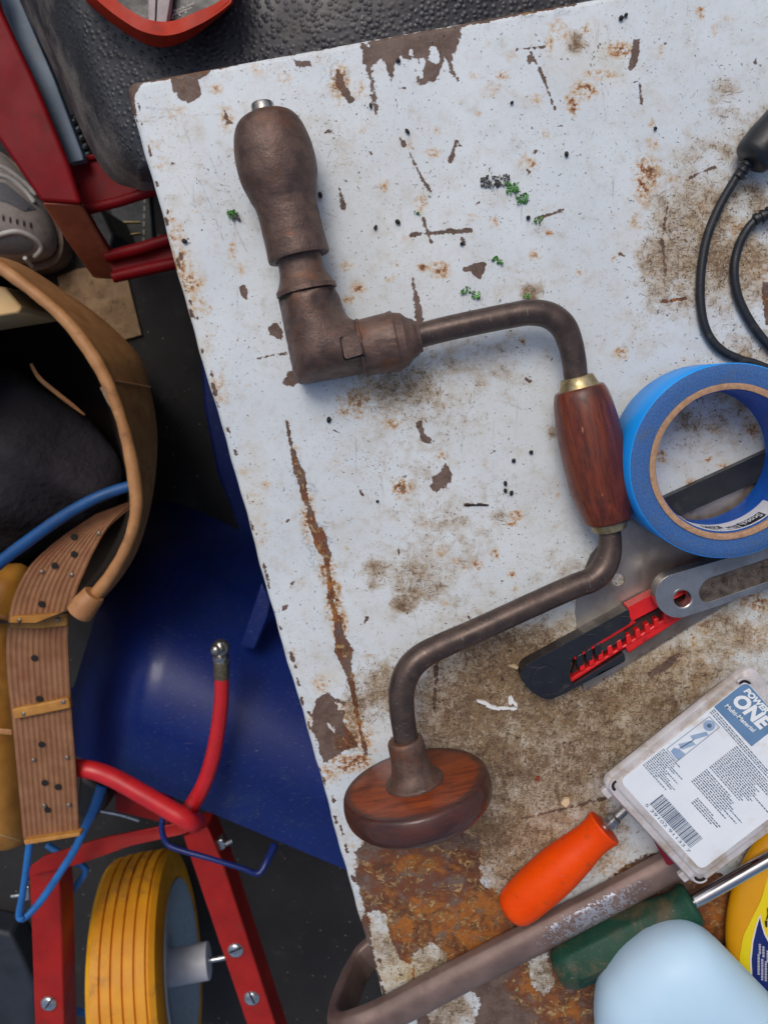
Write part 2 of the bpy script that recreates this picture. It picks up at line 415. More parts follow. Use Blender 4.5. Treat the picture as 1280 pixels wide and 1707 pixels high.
C0 = at(206, 139, 0); EU = (at(960, 2, 0)-C0).normalized(); EV = (at(650, 1710, 0)-C0).normalized()
def poly_sd(P, X, Y):
    P = np.array(P, float); n = len(P); ins = np.zeros(X.shape, bool); d2 = np.full(X.shape, 1e9)
    for i in range(n):
        (x1, y1), (x2, y2) = P[i], P[(i+1) % n]
        if y1 != y2:
            cr = ((y1 > Y) != (y2 > Y)) & (X < (x2-x1)*(Y-y1)/(y2-y1)+x1); ins ^= cr
        dx, dy = x2-x1, y2-y1; t = np.clip(((X-x1)*dx+(Y-y1)*dy)/max(dx*dx+dy*dy, 1e-9), 0, 1)
        d2 = np.minimum(d2, (X-x1-t*dx)**2+(Y-y1-t*dy)**2)
    d = np.sqrt(d2); return np.where(ins, d, -d)
def line_sd(P, X, Y):
    best = np.full(X.shape, -1e9)
    for (x1, y1, w1), (x2, y2, w2) in zip(P[:-1], P[1:]):
        dx, dy = x2-x1, y2-y1; t = np.clip(((X-x1)*dx+(Y-y1)*dy)/max(dx*dx+dy*dy, 1e-9), 0, 1)
        best = np.maximum(best, (w1+(w2-w1)*t)/2-np.hypot(X-x1-t*dx, Y-y1-t*dy))
    return best

CHIP_POLY = [
 [(603,72),(640,62),(700,50),(766,38),(768,60),(760,80),(755,100),(764,134),(748,122),(742,92),(737,108),(722,135),(700,145),(694,132),(701,108),(690,92),(680,100),(668,92),(660,105),(652,137),(646,110),(632,98),(620,112),(628,165),(633,190),(626,194),(614,130),(606,98)],
 [(285,128),(300,124),(325,118),(352,112),(350,120),(330,133),(336,158),(318,174),(300,165),(288,150)],
 [(204,140),(225,128),(285,118),(360,103),(408,93),(395,108),(345,118),(290,129),(240,138),(224,158),(228,202),(214,170)],
 [(400,96),(520,78),(612,58),(612,64),(520,85),(400,104)], [(765,36),(880,14),(962,-2),(962,8),(880,22),(768,46)],
 [(522,1190),(528,1165),(545,1155),(560,1165),(575,1172),(574,1195),(573,1210),(590,1228),(597,1245),(575,1252),(545,1270),(538,1271),(530,1240),(520,1215)],
 [(717,812),(722,795),(735,785),(742,772),(748,780),(753,790),(752,803),(742,812),(728,820),(719,820)],
 [(693,705),(702,703),(708,720),(720,732),(718,740),(706,737),(700,725)],
 [(400,478),(410,476),(414,488),(412,500),(404,496)],
 [(768,446),(780,443),(800,438),(810,440),(805,455),(800,465),(792,462),(785,452),(772,454)],
 [(1055,66),(1067,64),(1063,95),(1055,118),(1046,115),(1052,90)], [(448,545),(460,540),(470,550),(470,568),(458,562),(450,560)],
 [(470,640),(480,622),(492,618),(497,640),(488,645)], [(488,98),(518,103),(517,112),(495,110)], [(375,185),(382,200),(388,205),(378,208)],
 [(1270,470),(1300,470),(1300,548),(1274,540)], [(484,972),(491,966),(489,974),(482,984)], [(470,1010),(482,1008),(478,1016),(470,1018)],
 [(592,1420),(620,1396),(680,1392),(760,1385),(800,1396),(812,1440),(800,1470),(842,1500),(862,1545),(930,1520),(1000,1476),(1060,1430),(1110,1420),(1210,1460),(1320,1380),(1320,1740),(700,1740),(690,1650),(645,1652),(622,1610),(600,1545),(608,1520),(598,1480)],
 [(560,112),(566,120),(580,150),(590,168),(584,172),(570,156),(560,140)], [(878,93),(886,92),(890,100),(884,108),(877,104)],
]
CHIP_SUB = [  # islands of paint left inside the bare areas
 [(612,1522),(630,1518),(648,1530),(645,1545),(655,1575),(668,1600),(688,1610),(690,1650),(650,1690),(632,1640),(622,1590)],
 [(688,1590),(720,1570),(745,1590),(740,1640),(705,1650),(690,1630)], [(800,1412),(850,1425),(875,1470),(850,1500),(815,1480),(800,1450)],
 [(560,1172),(576,1176),(577,1184),(562,1182)], [(546,1204),(556,1214),(562,1224),(556,1224),(550,1214)], [(680,78),(690,80),(690,98),(680,92)], [(718,75),(730,78),(734,100),(726,108),(716,98)], [(700,98),(706,98),(705,130),(700,132)],
 [(610,72),(618,74),(616,78),(611,77)], [(700,1655),(760,1640),(800,1665),(790,1710),(720,1720)], [(880,1600),(910,1590),(925,1640),(905,1660),(885,1640)], [(1100,1500),(1120,1490),(1125,1505),(1105,1515)],
]
CHIP_LINE = [[(212,215,10),(212,150,14),(232,131,14),(290,121,14),(360,107,14),(410,97,8)],
 [(478,702,2),(486,745,4),(493,770,10),(500,790,18),(506,812,12),(510,832,8),(517,850,8),(520,870,14),(530,890,22),(538,910,20),(545,925,16),(546,945,8),(550,970,6),(551,995,12),(556,1015,7),(563,1035,10),(566,1060,14),(574,1085,30),(578,1105,16),(583,1125,12),(588,1150,9),(594,1180,7),(600,1215,5),(610,1258,5)],
 [(688,466,3),(692,490,8),(697,510,14),(699,538,12)], [(686,391,6),(720,388,5),(784,384,6)], [(706,364,3),(712,385,7),(718,402,5)],
 [(667,231,3),(673,242,7)], [(681,252,4),(697,285,6),(716,318,2)], [(760,236,4),(755,255,6),(750,270,6)], [(883,84,3),(905,130,5),(925,183,2)],
 [(1104,503,5),(1142,497,7)], [(765,242,2),(772,246,2)], [(898,364,5),(938,350,4)], [(770,398,6),(775,408,5)],
 [(566,315,2),(572,345,7)], [(476,588,2),(430,598,3)], [(1066,142,3),(1068,172,4)], [(780,1026,2),(790,1048,8),(790,1058,2)], [(1113,338,3),(1103,400,3),(1110,460,5)],
 [(726,1060,4),(727,1115,5),(724,1190,4)], [(870,1365,4),(1010,1330,3)], [(1150,296,4),(1190,278,5)], [(660,166,3),(664,182,2)],
 [(862,82,3),(910,78,2)], [(1130,1090,6),(1110,1110,14),(1085,1125,12)],[(776,842,3),(815,842,3)],
]
SCRATCH = [[(240,180),(300,184)],[(250,196),(375,190)],[(225,203),(258,202)],[(278,180),(300,230)],[(300,195),(320,245)],[(333,300),(357,355)],[(352,330),(365,380)],[(358,360),(372,400)],[(296,292),(316,325)],[(350,260),(366,300)],
 [(390,375),(412,420)],[(364,260),(370,272)],[(500,1140),(512,1150)],[(640,830),(634,790)],[(700,1060),(690,1020)],[(655,990),(660,1030)],[(1010,40),(1018,95)],[(1000,120),(1015,160)],[(1003,145),(1010,205)],[(985,92),(1012,100)],[(1100,570),(1112,580)],
 [(535,352),(560,362)],[(620,652),(626,690)],[(716,610),(725,650),(740,678)],[(840,670),(870,682)],[(600,160),(606,180)],[(1180,130),(1188,150)],[(780,950),(792,965)],[(885,925),(895,930)],[(640,1085),(655,1120)],[(1040,30),(1042,55)]]
def edge_pts():
    out = []
    Y = 150
    while Y < 1690:
        x = 210+(Y-140)*.2806
        out.append((x+RNG.uniform(2, 12), Y, RNG.uniform(1.5, 6), RNG.uniform(4, 18)))
        Y += RNG.uniform(8, 50)
    return out
RUST = [(790,1380,60,40,.75),(840,1410,70,50,.8),(900,1400,60,30,.6),(720,1420,80,20,.7),(800,1300,50,50,.4),(830,1120,70,50,.35),(1120,1100,60,40,.45),(1010,1200,50,40,.35),(640,690,80,30,.3),(700,1405,130,30,.6),(620,1435,40,30,.5),(860,1440,70,50,.6),(1000,1440,60,30,.5),(760,1360,60,30,.45),(565,135,20,34,.8),(600,150,14,22,.5),(300,190,34,22,.35),(430,115,18,14,.5),(475,130,16,12,.6),(362,148,14,12,.5),(378,200,16,26,.55),(540,100,26,14,.3),
 (287,400,14,22,.6),(300,440,24,30,.7),(318,470,26,22,.75),(330,505,18,14,.45),(388,420,10,20,.6),(402,448,12,14,.4),(343,520,12,10,.35),
 (660,440,10,8,.7),(580,443,14,10,.6),(598,480,16,10,.7),(582,500,12,10,.6),(650,465,12,8,.5),(705,446,12,8,.8),(733,450,24,18,.7),(700,340,16,22,.5),(720,255,18,10,.6),(727,218,10,8,.5),(605,218,14,10,.4),(640,310,12,14,.4),
 (790,125,14,10,.5),(836,127,12,10,.8),(820,150,26,20,.3),(850,95,20,14,.3),(878,270,18,16,.5),(888,275,8,6,.8),(908,222,14,14,.5),(890,425,14,12,.6),(823,370,14,12,.5),(915,388,8,8,.7),(790,360,12,10,.4),
 (940,60,20,16,.5),(930,45,22,20,.4),(975,50,10,14,.7),(1032,82,24,16,.9),(1000,125,34,10,.7),(975,150,26,18,.9),(955,175,14,22,.8),(915,75,10,24,.5),(962,70,20,18,.35),(1100,90,10,20,.4),(1168,22,10,14,.7),(1190,50,8,14,.5),(1215,30,10,10,.4),
 (895,165,20,14,.4),(670,812,20,17,.95),(668,826,14,14,.5),(735,760,14,12,.5),(655,705,18,14,.6),(600,690,16,14,.55),(596,668,38,22,.7),(578,682,20,14,.65),(640,640,70,30,.5),(720,620,80,30,.35),(700,660,70,30,.3),(590,660,12,20,.6),
 (806,640,12,10,.4),(860,860,14,12,.7),(852,872,12,8,.7),(795,942,12,10,.85),(774,950,8,8,.8),(826,925,10,14,.7),(852,956,10,10,.8),(735,795,10,8,.4),(712,875,14,14,.4),(735,920,14,14,.5),(760,935,10,10,.5),
 (555,770,20,10,.3),(515,860,14,50,.75),(545,950,18,30,.85),(556,1000,16,40,.95),(566,1040,16,30,.9),(533,1140,16,20,.5),(574,1195,30,30,.7),(592,1215,18,50,.85),(596,1270,26,16,1.0),(575,1275,30,18,.9),(610,1225,16,30,.6),
 (1078,290,26,34,.9),(1072,310,18,40,.8),(1060,370,12,20,.6),(1118,300,20,10,.5),(1170,345,14,14,.8),(1120,395,14,10,.6),(1160,640,40,30,.25),(1035,590,18,12,.75),(1250,435,26,40,.8),(1230,380,30,20,.7),(1205,340,14,10,.7),(1265,450,20,30,.9),
 (1085,205,10,10,.5),(1088,240,14,16,.5),(1140,600,10,10,.3),(1185,940,60,30,.3),(1180,740,16,20,.2),(1255,720,14,20,.75),(1243,700,10,20,.5),(1102,760,10,12,.8),(1153,805,12,10,.7),(1205,780,16,10,.6),(1190,720,8,8,.7),(1180,765,8,8,.8),
 (1245,985,34,30,.9),(1262,1005,26,18,.9),(1175,1045,26,16,.7),(1155,1070,8,24,.6),(1250,1060,40,26,.6),(1165,1125,26,40,.8),(1185,1180,26,30,.7),(1150,1160,18,26,.7),(1100,1260,22,30,.8),(1040,1250,30,16,.6),(1160,1135,14,26,1.0),(985,1285,40,16,.4),(900,1365,30,16,.4),
 (820,1400,60,40,.75),(870,1380,50,30,.6),(830,1340,60,30,.5),(1010,1420,40,30,.5),(1040,1460,30,30,.5),(860,1430,30,20,.85),(905,1440,60,24,.5),(940,1280,20,10,.3),(1140,760,1,1,.1),(920,1175,40,20,.4),(1030,1155,30,24,.5),(700,1330,1,1,0),(770,1090,14,14,.5),(720,1120,10,50,.5)]
GRIME = [(750,1680,60,50,.5),(840,1100,100,60,.95),(800,1180,90,80,.9),(830,1260,70,80,.85),(1000,1170,70,50,.85),(820,1390,80,60,.8),(940,1110,60,50,.8),(640,1580,60,90,.42),(720,1610,60,60,.5),(845,1450,60,60,.6),(905,1625,50,50,.55),(1110,1500,40,30,.5),(1160,360,90,100,.48),(1130,440,70,90,.6),(1210,440,90,80,.66),(1240,330,70,60,.42),(1190,250,70,50,.3),(1200,150,40,30,.4),(1255,230,50,50,.4),(1210,190,30,20,.35),(962,70,22,24,.45),(1100,520,60,30,.25),(1250,580,60,40,.4),
 (870,1130,160,110,.85),(780,1200,110,120,.75),(960,1210,170,120,.72),(1080,1150,160,110,.66),(880,1290,170,120,.70),(760,1330,80,90,.75),(1120,1240,120,90,.6),(850,1410,150,70,.62),(1220,1060,110,80,.4),(690,1110,50,40,.35),(640,1150,70,60,.55),(600,1180,40,50,.5),
 (880,1090,110,40,.85),(690,960,34,40,.5),(702,985,50,22,.62),(672,1003,26,20,.6),(627,955,26,30,.5),(720,910,120,110,.28),(680,650,110,60,.42),(780,600,110,60,.3),(740,680,110,70,.25),(630,660,60,50,.3),(830,860,20,16,.5),(820,820,40,40,.2),(880,640,20,14,.2),(710,800,90,90,.18),
 (888,490,22,22,.75),(848,450,20,10,.2),(920,720,16,16,.4),(1000,1380,70,60,.5),(1150,700,60,70,.34),(1200,690,60,60,.36),(560,250,40,40,.14),(330,300,70,90,.12),(640,760,60,60,.15),(950,960,60,60,.2),(560,1480,1,1,0),(620,1420,30,30,.4),(1040,960,60,60,.4)]
ORANGE = [(700,1440,110,40,.75),(640,1500,50,60,.6),(830,1450,60,40,.7),(620,1440,30,30,.6),(740,1540,120,80,.75),(1000,1500,90,50,.6),(495,780,10,30,.6),(508,820,10,30,.5),(525,880,16,40,.42),(540,920,16,40,.5),(548,960,12,40,.85),(556,1010,14,40,.85),(568,1080,20,24,.4),(590,1150,14,40,.6),(600,1210,14,50,.8),
 (630,1470,30,40,.5),(650,1550,30,50,.6),(720,1440,90,30,.6),(760,1440,50,30,.7),(780,1560,110,70,.8),(900,1520,50,30,.8),(960,1560,60,40,.6),(1050,1560,60,60,.7),(900,1640,60,50,.8),(1200,1540,60,80,.8),(690,1470,60,34,.45),(690,1530,50,60,.95),(740,1500,60,40,.6),(800,1520,70,60,.95),(820,1580,80,50,.85),(760,1590,60,50,.7),(840,1460,50,40,.6),(900,1560,70,40,.55),(640,1440,40,30,.4),(940,1680,60,60,.75),(1000,1640,60,60,.6),(1170,1560,60,70,.7),(1120,1520,40,30,.6),(1200,1480,60,60,.75),(690,1600,26,60,.8),(660,1420,60,14,.5),
 (560,130,30,40,.4),(318,150,26,24,.3),(530,900,30,60,.6),(575,1085,26,30,.45),(552,995,14,20,.6),(520,810,10,40,.5),(300,120,90,18,.3),(880,18,90,12,.5),(590,1215,16,40,.7),(580,1240,30,16,.6),(740,780,10,8,.3),(1285,510,20,40,.4),(1123,500,24,8,.8),(1040,1480,90,50,.55),(1240,1440,60,60,.7)]
YEL = [(760,680,230,170,.14),(660,900,200,200,.12),(860,860,160,140,.1),(1000,560,200,120,.14),(620,400,200,200,.10),(610,1560,40,60,.5),(680,1620,60,40,1.0),(720,1620,60,50,1.0),(660,1570,40,40,.8),(960,1120,280,130,.7),(870,1330,150,110,.55),(1150,1000,140,90,.6),(650,1530,14,30,.9),(300,300,40,160,.12),(310,480,30,90,.3),(330,600,24,80,.35),(420,860,30,160,.3),(545,1130,30,30,.3),(700,640,130,50,.35),(870,1480,60,40,.3),(520,1010,60,200,.08),(985,100,70,70,.25),(1180,720,80,80,.3),(1150,1060,140,60,.5),(960,1150,200,160,.45),(1150,400,120,130,.35)]

def make_table():
    du = np.concatenate([np.arange(.0032, .376, .00066), np.linspace(.378, .72, 30)])
    dv = np.concatenate([np.arange(.0032, .585, .00066), np.linspace(.587, .95, 30)])
    th = np.linspace(0, np.pi/2, 6); er = .0030
    pre_i = np.concatenate([[0, 0], er*(1-np.cos(th))]); pre_z = np.concatenate([[-.032, -.018], -er+er*np.sin(th)])
    U = np.concatenate([pre_i, du, [.7215, .7215]]); V = np.concatenate([pre_i, dv, [.9515, .9515]])
    zu = np.concatenate([pre_z, np.zeros(len(du)), [-.002, -.032]]); zv = np.concatenate([pre_z, np.zeros(len(dv)), [-.002, -.032]])
    UU, VV = np.meshgrid(U, V); Z = np.minimum(zu[None, :], zv[:, None])
    r = .0055; inc = (UU < r) & (VV < r); dx, dy = r-UU, r-VV; mx = np.maximum(dx, dy); hy = np.maximum(np.hypot(dx, dy), 1e-9)
    k = np.where(inc, mx/hy, 1); UU = np.where(inc, r-dx*k, UU); VV = np.where(inc, r-dy*k, VV)
    # nicked, slightly wavy edge
    wav = .0004*np.sin(VV*38)+.00025*np.sin(VV*111+1)+.00012*np.sin(VV*310)
    e = np.clip(1-UU/.012, 0, 1)*(Z > -.03); UU = UU+wav*e
    P = np.array(C0)[None, None, :]+UU[..., None]*np.array(EU)+VV[..., None]*np.array(EV)
    P[..., 2] = Z
    flat = P.copy(); flat[..., 2] = 0; X, Y = npproj(flat)
    seg = 8.0
    chip = np.zeros(X.shape)
    def put(dst, sd, bbox, soft, sub=False):
        x0, x1, y0, y1 = bbox; m = (X > x0-18) & (X < x1+18) & (Y > y0-18) & (Y < y1+18)
        if not m.any(): return
        v = np.clip(.5+sd(X[m], Y[m])/soft, 0, 1)
        dst[m] = np.minimum(dst[m], 1-v) if sub else np.maximum(dst[m], v)
    bb = lambda P: (min(p[0] for p in P), max(p[0] for p in P), min(p[1] for p in P), max(p[1] for p in P))
    for q in CHIP_POLY: put(chip, lambda x, y: poly_sd(q, x, y), bb(q), 40 if len(q) > 30 and q[0][1] > 1400 else 14 if len(q) > 14 else 8)
    for q in CHIP_SUB: put(chip, lambda x, y: poly_sd(q, x, y), bb(q), 12, True)
    for q in CHIP_LINE: put(chip, lambda x, y: line_sd(q, x, y), bb(q), 9)
    scr = np.zeros(X.shape)
    for q in SCRATCH:
        q = [(x, y, .6) for x, y in q]; put(scr, lambda x, y: line_sd(q, x, y)-.6, bb(q), 3.2)
    def ell(L, dst, pw=1.0, rect=False):
        for (x, y, a, b, s) in L:
            m = (np.abs(X-x) < a*1.4) & (np.abs(Y-y) < b*1.4)
            d = np.hypot((X[m]-x)/a, (Y[m]-y)/b); v = s*np.clip(1.25-d, 0, 1)**pw
            dst[m] = np.maximum(dst[m], v)
    spots = []
    for x, y, a, b in edge_pts():
        t = RNG.uniform(0, 1)
        if t < .75: put(chip, lambda X_, Y_: line_sd([(x, y, a*.6), (x+b*.28, y+b, a)], X_, Y_), (x-4, x+b, y-4, y+b), 8)
        if t > .4: spots.append((x+10, y, RNG.uniform(10, 22), RNG.uniform(10, 26), RNG.uniform(.2, .5)))
    for _ in range(120):                                  # small random chips and rust dots over the sheet
        x, y = RNG.uniform(240, 1280), RNG.uniform(40, 1400)
        if RNG.uniform() < .4: put(chip, lambda X_, Y_: line_sd([(x, y, 2), (x+RNG.uniform(-8, 8), y+RNG.uniform(-8, 8), 4)], X_, Y_), (x-9, x+9, y-9, y+9), 8)
        else: spots.append((x, y, RNG.uniform(4, 11), RNG.uniform(4, 11), RNG.uniform(.25, .7)))
    rust, grime, orange, yel = (np.zeros(X.shape) for _ in range(4))
    ell(RUST, rust, .9); ell(spots, rust, .9); ell(GRIME, grime, .75); ell(ORANGE, orange, .8); ell(YEL, yel, .9)
    chip = np.where(Z < -.0012, np.maximum(chip, .12), chip)
    ny, nx = X.shape
    idx = np.arange(ny*nx).reshape(ny, nx)
    q = np.stack([idx[:-1, :-1], idx[1:, :-1], idx[1:, 1:], idx[:-1, 1:]], -1).reshape(-1, 4)
    L = C0+EU*.36+EV*.475; base = Vector((L.x, L.y, FLOOR))
    V3 = (P.reshape(-1, 3)-np.array(base)).astype(np.float32)
    me = bpy.data.meshes.new('table_top'); me.vertices.add(len(V3)); me.vertices.foreach_set('co', V3.ravel())
    me.loops.add(q.size); me.loops.foreach_set('vertex_index', q.ravel().astype(np.int32)); me.polygons.add(len(q))
    me.polygons.foreach_set('loop_start', np.arange(0, q.size, 4, dtype=np.int32)); me.polygons.foreach_set('use_smooth', np.ones(len(q), bool))
    me.update(calc_edges=True)
    for nm, a in (('chip', chip), ('rust', rust), ('grime', grime), ('orange', orange), ('yellowed', yel), ('scratch', scr)):
        at_ = me.attributes.new(nm, 'FLOAT', 'POINT'); at_.data.foreach_set('value', a.ravel().astype(np.float32))
    me.materials.append(table_material())
    t = thing('work_table', base, 'white painted steel work table with chipped paint and rust, under all the tools', 'table')
    o = bpy.data.objects.new('table_top', me); COL.objects.link(o); o.parent = t; ORI[o] = base
    steel = mat('table_leg_paint', c(150, 148, 144), c(120, 110, 100), rough=.6, dirt=c(90, 60, 40))
    for a, b in ((.03, .04), (.69, .04), (.03, .91), (.69, .91)):
        p = C0+EU*a+EV*b
        MB().box((p.x, p.y, (FLOOR-.033)/2), EU*.018, EV*.018, (0, 0, (-.033-FLOOR)/2)).build('leg', steel, t, bevel=.002)
    m = MB()
    for a, b, e1, e2 in ((.36, .028, .31, .008), (.36, .922, .31, .008), (.021, .475, .008, .42), (.699, .475, .008, .42)):
        p = C0+EU*a+EV*b; m = MB().box((p.x, p.y, -.055), EU*e1, EV*e2, (0, 0, .022)); m.build('apron', steel, t, bevel=.002)
    return t
FLOOR = -.75

# ------------------------------------------------------------------ the hand brace
M_IRON = mat('brown_patina_steel', c(112, 88, 77), c(80, 63, 57), scale=140, rough=.5, metal=.35, dirt=c(124, 76, 48), dirt_amt=.4, dirt_scale=70, bump=.6, bscale=700, scr=.12)
M_SHAFT = mat('dark_patina_steel', c(92, 76, 68), c(68, 56, 52), scale=120, rough=.40, metal=.45, dirt=c(96, 70, 52), dirt_amt=.15, dirt_scale=80, bump=.2, bscale=800, scr=.25, vec='gc')
M_GAP = mat('dark_gap', c(26, 20, 18), c(20, 16, 14), rough=.8)
M_BRASS = mat('worn_brass', c(190, 174, 134), c(146, 126, 90), scale=200, rough=.36, metal=.75, dirt=c(110, 90, 60), dirt_amt=.3, bump=.2)
M_STEEL = mat('bright_steel', c(190, 188, 184), c(140, 136, 130), scale=220, rough=.28, metal=.9, dirt=c(110, 96, 80), dirt_amt=.3, bump=.2, scr=.2)
def wood(name, a, b, d, ax=(1, 1, .10), sc=260, rough=.33, rim=None):
    n = NT(name); g = n.attr('gc', True); v = n.mapping(ax, g)
    f = n.noise(sc, 6, .6, v, .6); f2 = n.noise(sc*3.2, 4, .6, v); f3 = n.noise(55, 4, .6, g)
    col = n.mix(n.ramp(f, .35, .65), a, b); col = n.mix(n.math('MULTIPLY', n.ramp(f2, .52, .68), .55), col, d)
    col = n.mix(n.math('MULTIPLY', n.ramp(f3, .5, .75), .7), col, d)
    sp = n.noise(420, 3, .5, n.mapping((1, 1, .4), g)); col = n.mix(n.math('MULTIPLY', n.ramp(sp, .72, .76), .7), col, c(176, 120, 84))
    if rim:                                           # handled, blackened edge
        xy = n.N('ShaderNodeVectorMath', {0: n.mapping((1, 1, 0), g)}, operation='LENGTH').outputs['Value']
        e = n.math('ADD', xy, n.math('MULTIPLY', n.math('SUBTRACT', f3, .5), .006)); tz = n.N('ShaderNodeSeparateXYZ', {0: g}).outputs[2]
        e = n.math('MAXIMUM', n.ramp(e, *rim), n.ramp(n.math('MULTIPLY', tz, -1), .0012, .004))
        col = n.mix(n.math('MULTIPLY', e, .88), col, n.mix(n.ramp(f, .35, .7), c(72, 44, 38), c(52, 36, 36)))
    n.out(Base_Color=col, Roughness=n.ramp(f3, .3, .7, rough-.08, rough+.15), Normal=n.bump(n.math('ADD', n.math('MULTIPLY', f2, .6), n.noise(90, 4, .6, g)), .28, .0006), Coat_Weight=.12, Coat_Roughness=.2)
    return n.m
M_WOOD = wood('varnished_rosewood', c(122, 54, 28), c(86, 34, 18), c(42, 22, 19))
M_PAD = wood('pad_wood', c(146, 66, 28), c(110, 46, 22), c(70, 34, 24), ax=(.12, 1, 1), sc=220, rim=(.0325, .0365))

def lathe_px(a, b, prof, za, zb, n=44, **kw):
    """axis from pixel a (height za) to pixel b (zb); prof: (fraction along, radius px)"""
    A, B = at(a[0], a[1], za), at(b[0], b[1], zb); D = B-A; L = D.length
    k = rpx(1, (a[0]+b[0])/2, (a[1]+b[1])/2, (za+zb)/2)
    return MB().lathe(A, D, [(t*L, max(r*k, .00005)) for t, r in prof], n, **kw)

def brace():
    z0 = .021
    root = thing('hand_brace', at(640, 800, 0), 'old hand brace drill with cranked brown steel shaft and reddish wooden grip and round pad', 'hand drill')
    # chuck shell: bulb, waist, straight skirt
    P = cat([(0, 14), (.012, 30), (.05, 47), (.13, 58), (.27, 65), (.42, 65), (.54, 58), (.62, 52.5), (.70, 50.5), (.85, 51), (.985, 52.5)], 6)
    P = [p for p in P if not .60 < p[0] < .73]+[(.60+.13*i/12, 52.6-2*min(1, i/6)) for i in range(1, 13)]; P.sort()
    def band(th, h): return 1+(.007*math.sin(th*56+h*2500) if .0485 < h < .0575 else 0)
    lathe_px((440, 187), (499, 430), [(-.004, 1)]+P+[(1.0, 51.5), (1.002, 40), (.97, 38)], z0, z0, 168, fn=band).build('chuck_shell', M_IRON, root, ang=50)
    bit = lathe_px((437, 172), (441, 196), [(0, 1), (.0, 17), (.1, 19), (.6, 19.5), (1, 19)], z0, z0, 28).build('jaw_ring', M_STEEL, root, ang=40)
    P = cat([(-.5, 37.5), (0.0, 37.5), (.25, 37), (.5, 39), (.7, 44), (.84, 49), (.86, 50.5)], 4)
    lathe_px((498, 426), (512, 488), P+[(.985, 51), (1.0, 49.5)], z0, z0, 48).build('chuck_collar', M_IRON, root, ang=40)
    lathe_px((511, 482), (513, 496), [(0, 47), (1, 47)], z0, z0, 40).build('collar_groove', M_GAP, root)
    # ratchet head
    out = rnd_poly([(465, 499), (514, 494), (562, 485), (570, 512), (580, 530), (597, 536), (605, 562), (610, 592), (612, 621), (555, 632), (499, 642), (490, 625), (478, 565)], [5, 0, 5, 12, 10, 3, 8, 8, 4, 8, 7, 8, 10], 4)
    hd = Puff(out, .012, .0255, .0150, .001, lambda a, b: (a[1] < 503 and b[1] < 503) or (a[0] > 596 and b[0] > 596)); hd.mesh().build('ratchet_head', M_IRON, root, ang=70)
    q = [(568, 564), (598, 557), (605, 590), (575, 599)]
    drape(rnd_poly([(565, 562), (604, 553), (611, 592), (573, 602)], 5), hd.z, .0004, 5).build('pawl_slot', M_GAP, root)
    zt = hd.z(586, 578)
    slab(rnd_poly(q, 5), zt+.0012, zt-.010).build('pawl', M_IRON, root, bevel=.0009, seg=3)
    drape(rnd_poly([(605, 560), (613, 558), (617, 588), (609, 590)], 2), hd.z, .0006, 4).build('pawl_spring', M_GAP, root)
    # ratchet sleeve, knurled shoulder, end collar
    def knurl(th, h): return 1+.012*math.sin(th*26)*(1 if .0165 < h < .0215 else 0)
    P = [(0, 30), (0, 46.5), (.015, 48.5), (.05, 49), (.06, 47), (.09, 46.5), (.3, 48), (.5, 49), (.56, 50), (.60, 49), (.62, 46.5), (.74, 44), (.80, 37), (.84, 34), (.86, 33), (.92, 30), (.94, 27), (1.0, 25), (1.0, 20)]
    lathe_px((600, 581), (701, 561), P, z0, z0, 96, fn=knurl).build('ratchet_sleeve', M_IRON, root, ang=35)
    # crank
    C = [(694, 561, z0, 20.5), (740, 549, z0, 20.5), (800, 536, z0, 20.7), (850, 526, z0, 21), (884, 521, .021, 21.5), (915, 526, .0205, 22), (938, 544, .020, 22), (950, 572, .019, 21), (957, 605, .0183, 20), (962, 640, .018, 19.5),
         (990, 760, .0175, 18), (1012, 868, .018, 18.5), (1016, 900, .0185, 19), (1014, 925, .019, 20.5), (1004, 949, .0198, 21.5), (984, 967, .021, 21), (955, 978, .022, 20.5), (870, 1016, .025, 20.3), (790, 1053, .0285, 20.6), (735, 1077, .031, 21), (702, 1095, .0325, 22), (681, 1117, .0338, 22.5), (670, 1147, .035, 22), (670, 1185, .036, 21), (676, 1228, .037, 20.5), (682, 1262, .0375, 20)]
    ptube(C, 6, 26).build('crank', M_SHAFT, root, ang=180)
    # wooden grip with brass ferrules
    a, b = (960, 626), (1017, 884)
    g = [(.075, 20), (.077, 37), (.09, 41), (.14, 45.5), (.24, 49.5), (.36, 52), (.5, 53), (.64, 52), (.78, 48.5), (.88, 43.5), (.925, 40), (.94, 36), (.942, 20)]
    lathe_px(a, b, [g[0]]+cat(g[1:-1], 4)+[g[-1]], .0182, .0185, 48).build('grip', M_WOOD, root, ang=50)
    lathe_px(a, b, [(.008, 19), (.009, 25.5), (.014, 27), (.04, 29.5), (.078, 33.5), (.082, 32), (.082, 20)], .0182, .0185, 40).build('ferrule', M_BRASS, root, ang=35)
    lathe_px(a, b, [(.935, 20), (.935, 29.5), (.94, 31), (.985, 29), (.995, 27), (.997, 19)], .0182, .0185, 40).build('ferrule', M_BRASS, root, ang=35)
    # pad
    zc = .0385
    fa = at(691, 1303, zc); ax = (at(676, 1238, zc-.0008)-fa).normalized()
    k = rpx(1, 691, 1303, zc); r = 125*k
    pf = [(0.0, .0002), (.0002, r*.935), (-.0004, r*.96), (-.0016, r*.98), (-.005, r*.998), (-.0085, r*1.0), (-.0115, r*.985), (-.0119, r*.975), (-.0123, r*.978), (-.0155, r*.92), (-.0185, r*.80), (-.0205, r*.55), (-.021, .0002)]
    n = 72; MB().lathe(fa, ax, pf[:2]+cat(pf[1:-1], 3)[1:]+pf[-1:], n).build('pad', M_PAD, root, ang=55)
    q = [(-.001, 49.5), (.0005, 49.5), (.0015, 48), (.003, 42), (.006, 36), (.010, 32.5), (.016, 30.8), (.0215, 30.3), (.0235, 29.5), (.0245, 27), (.0243, 23)]
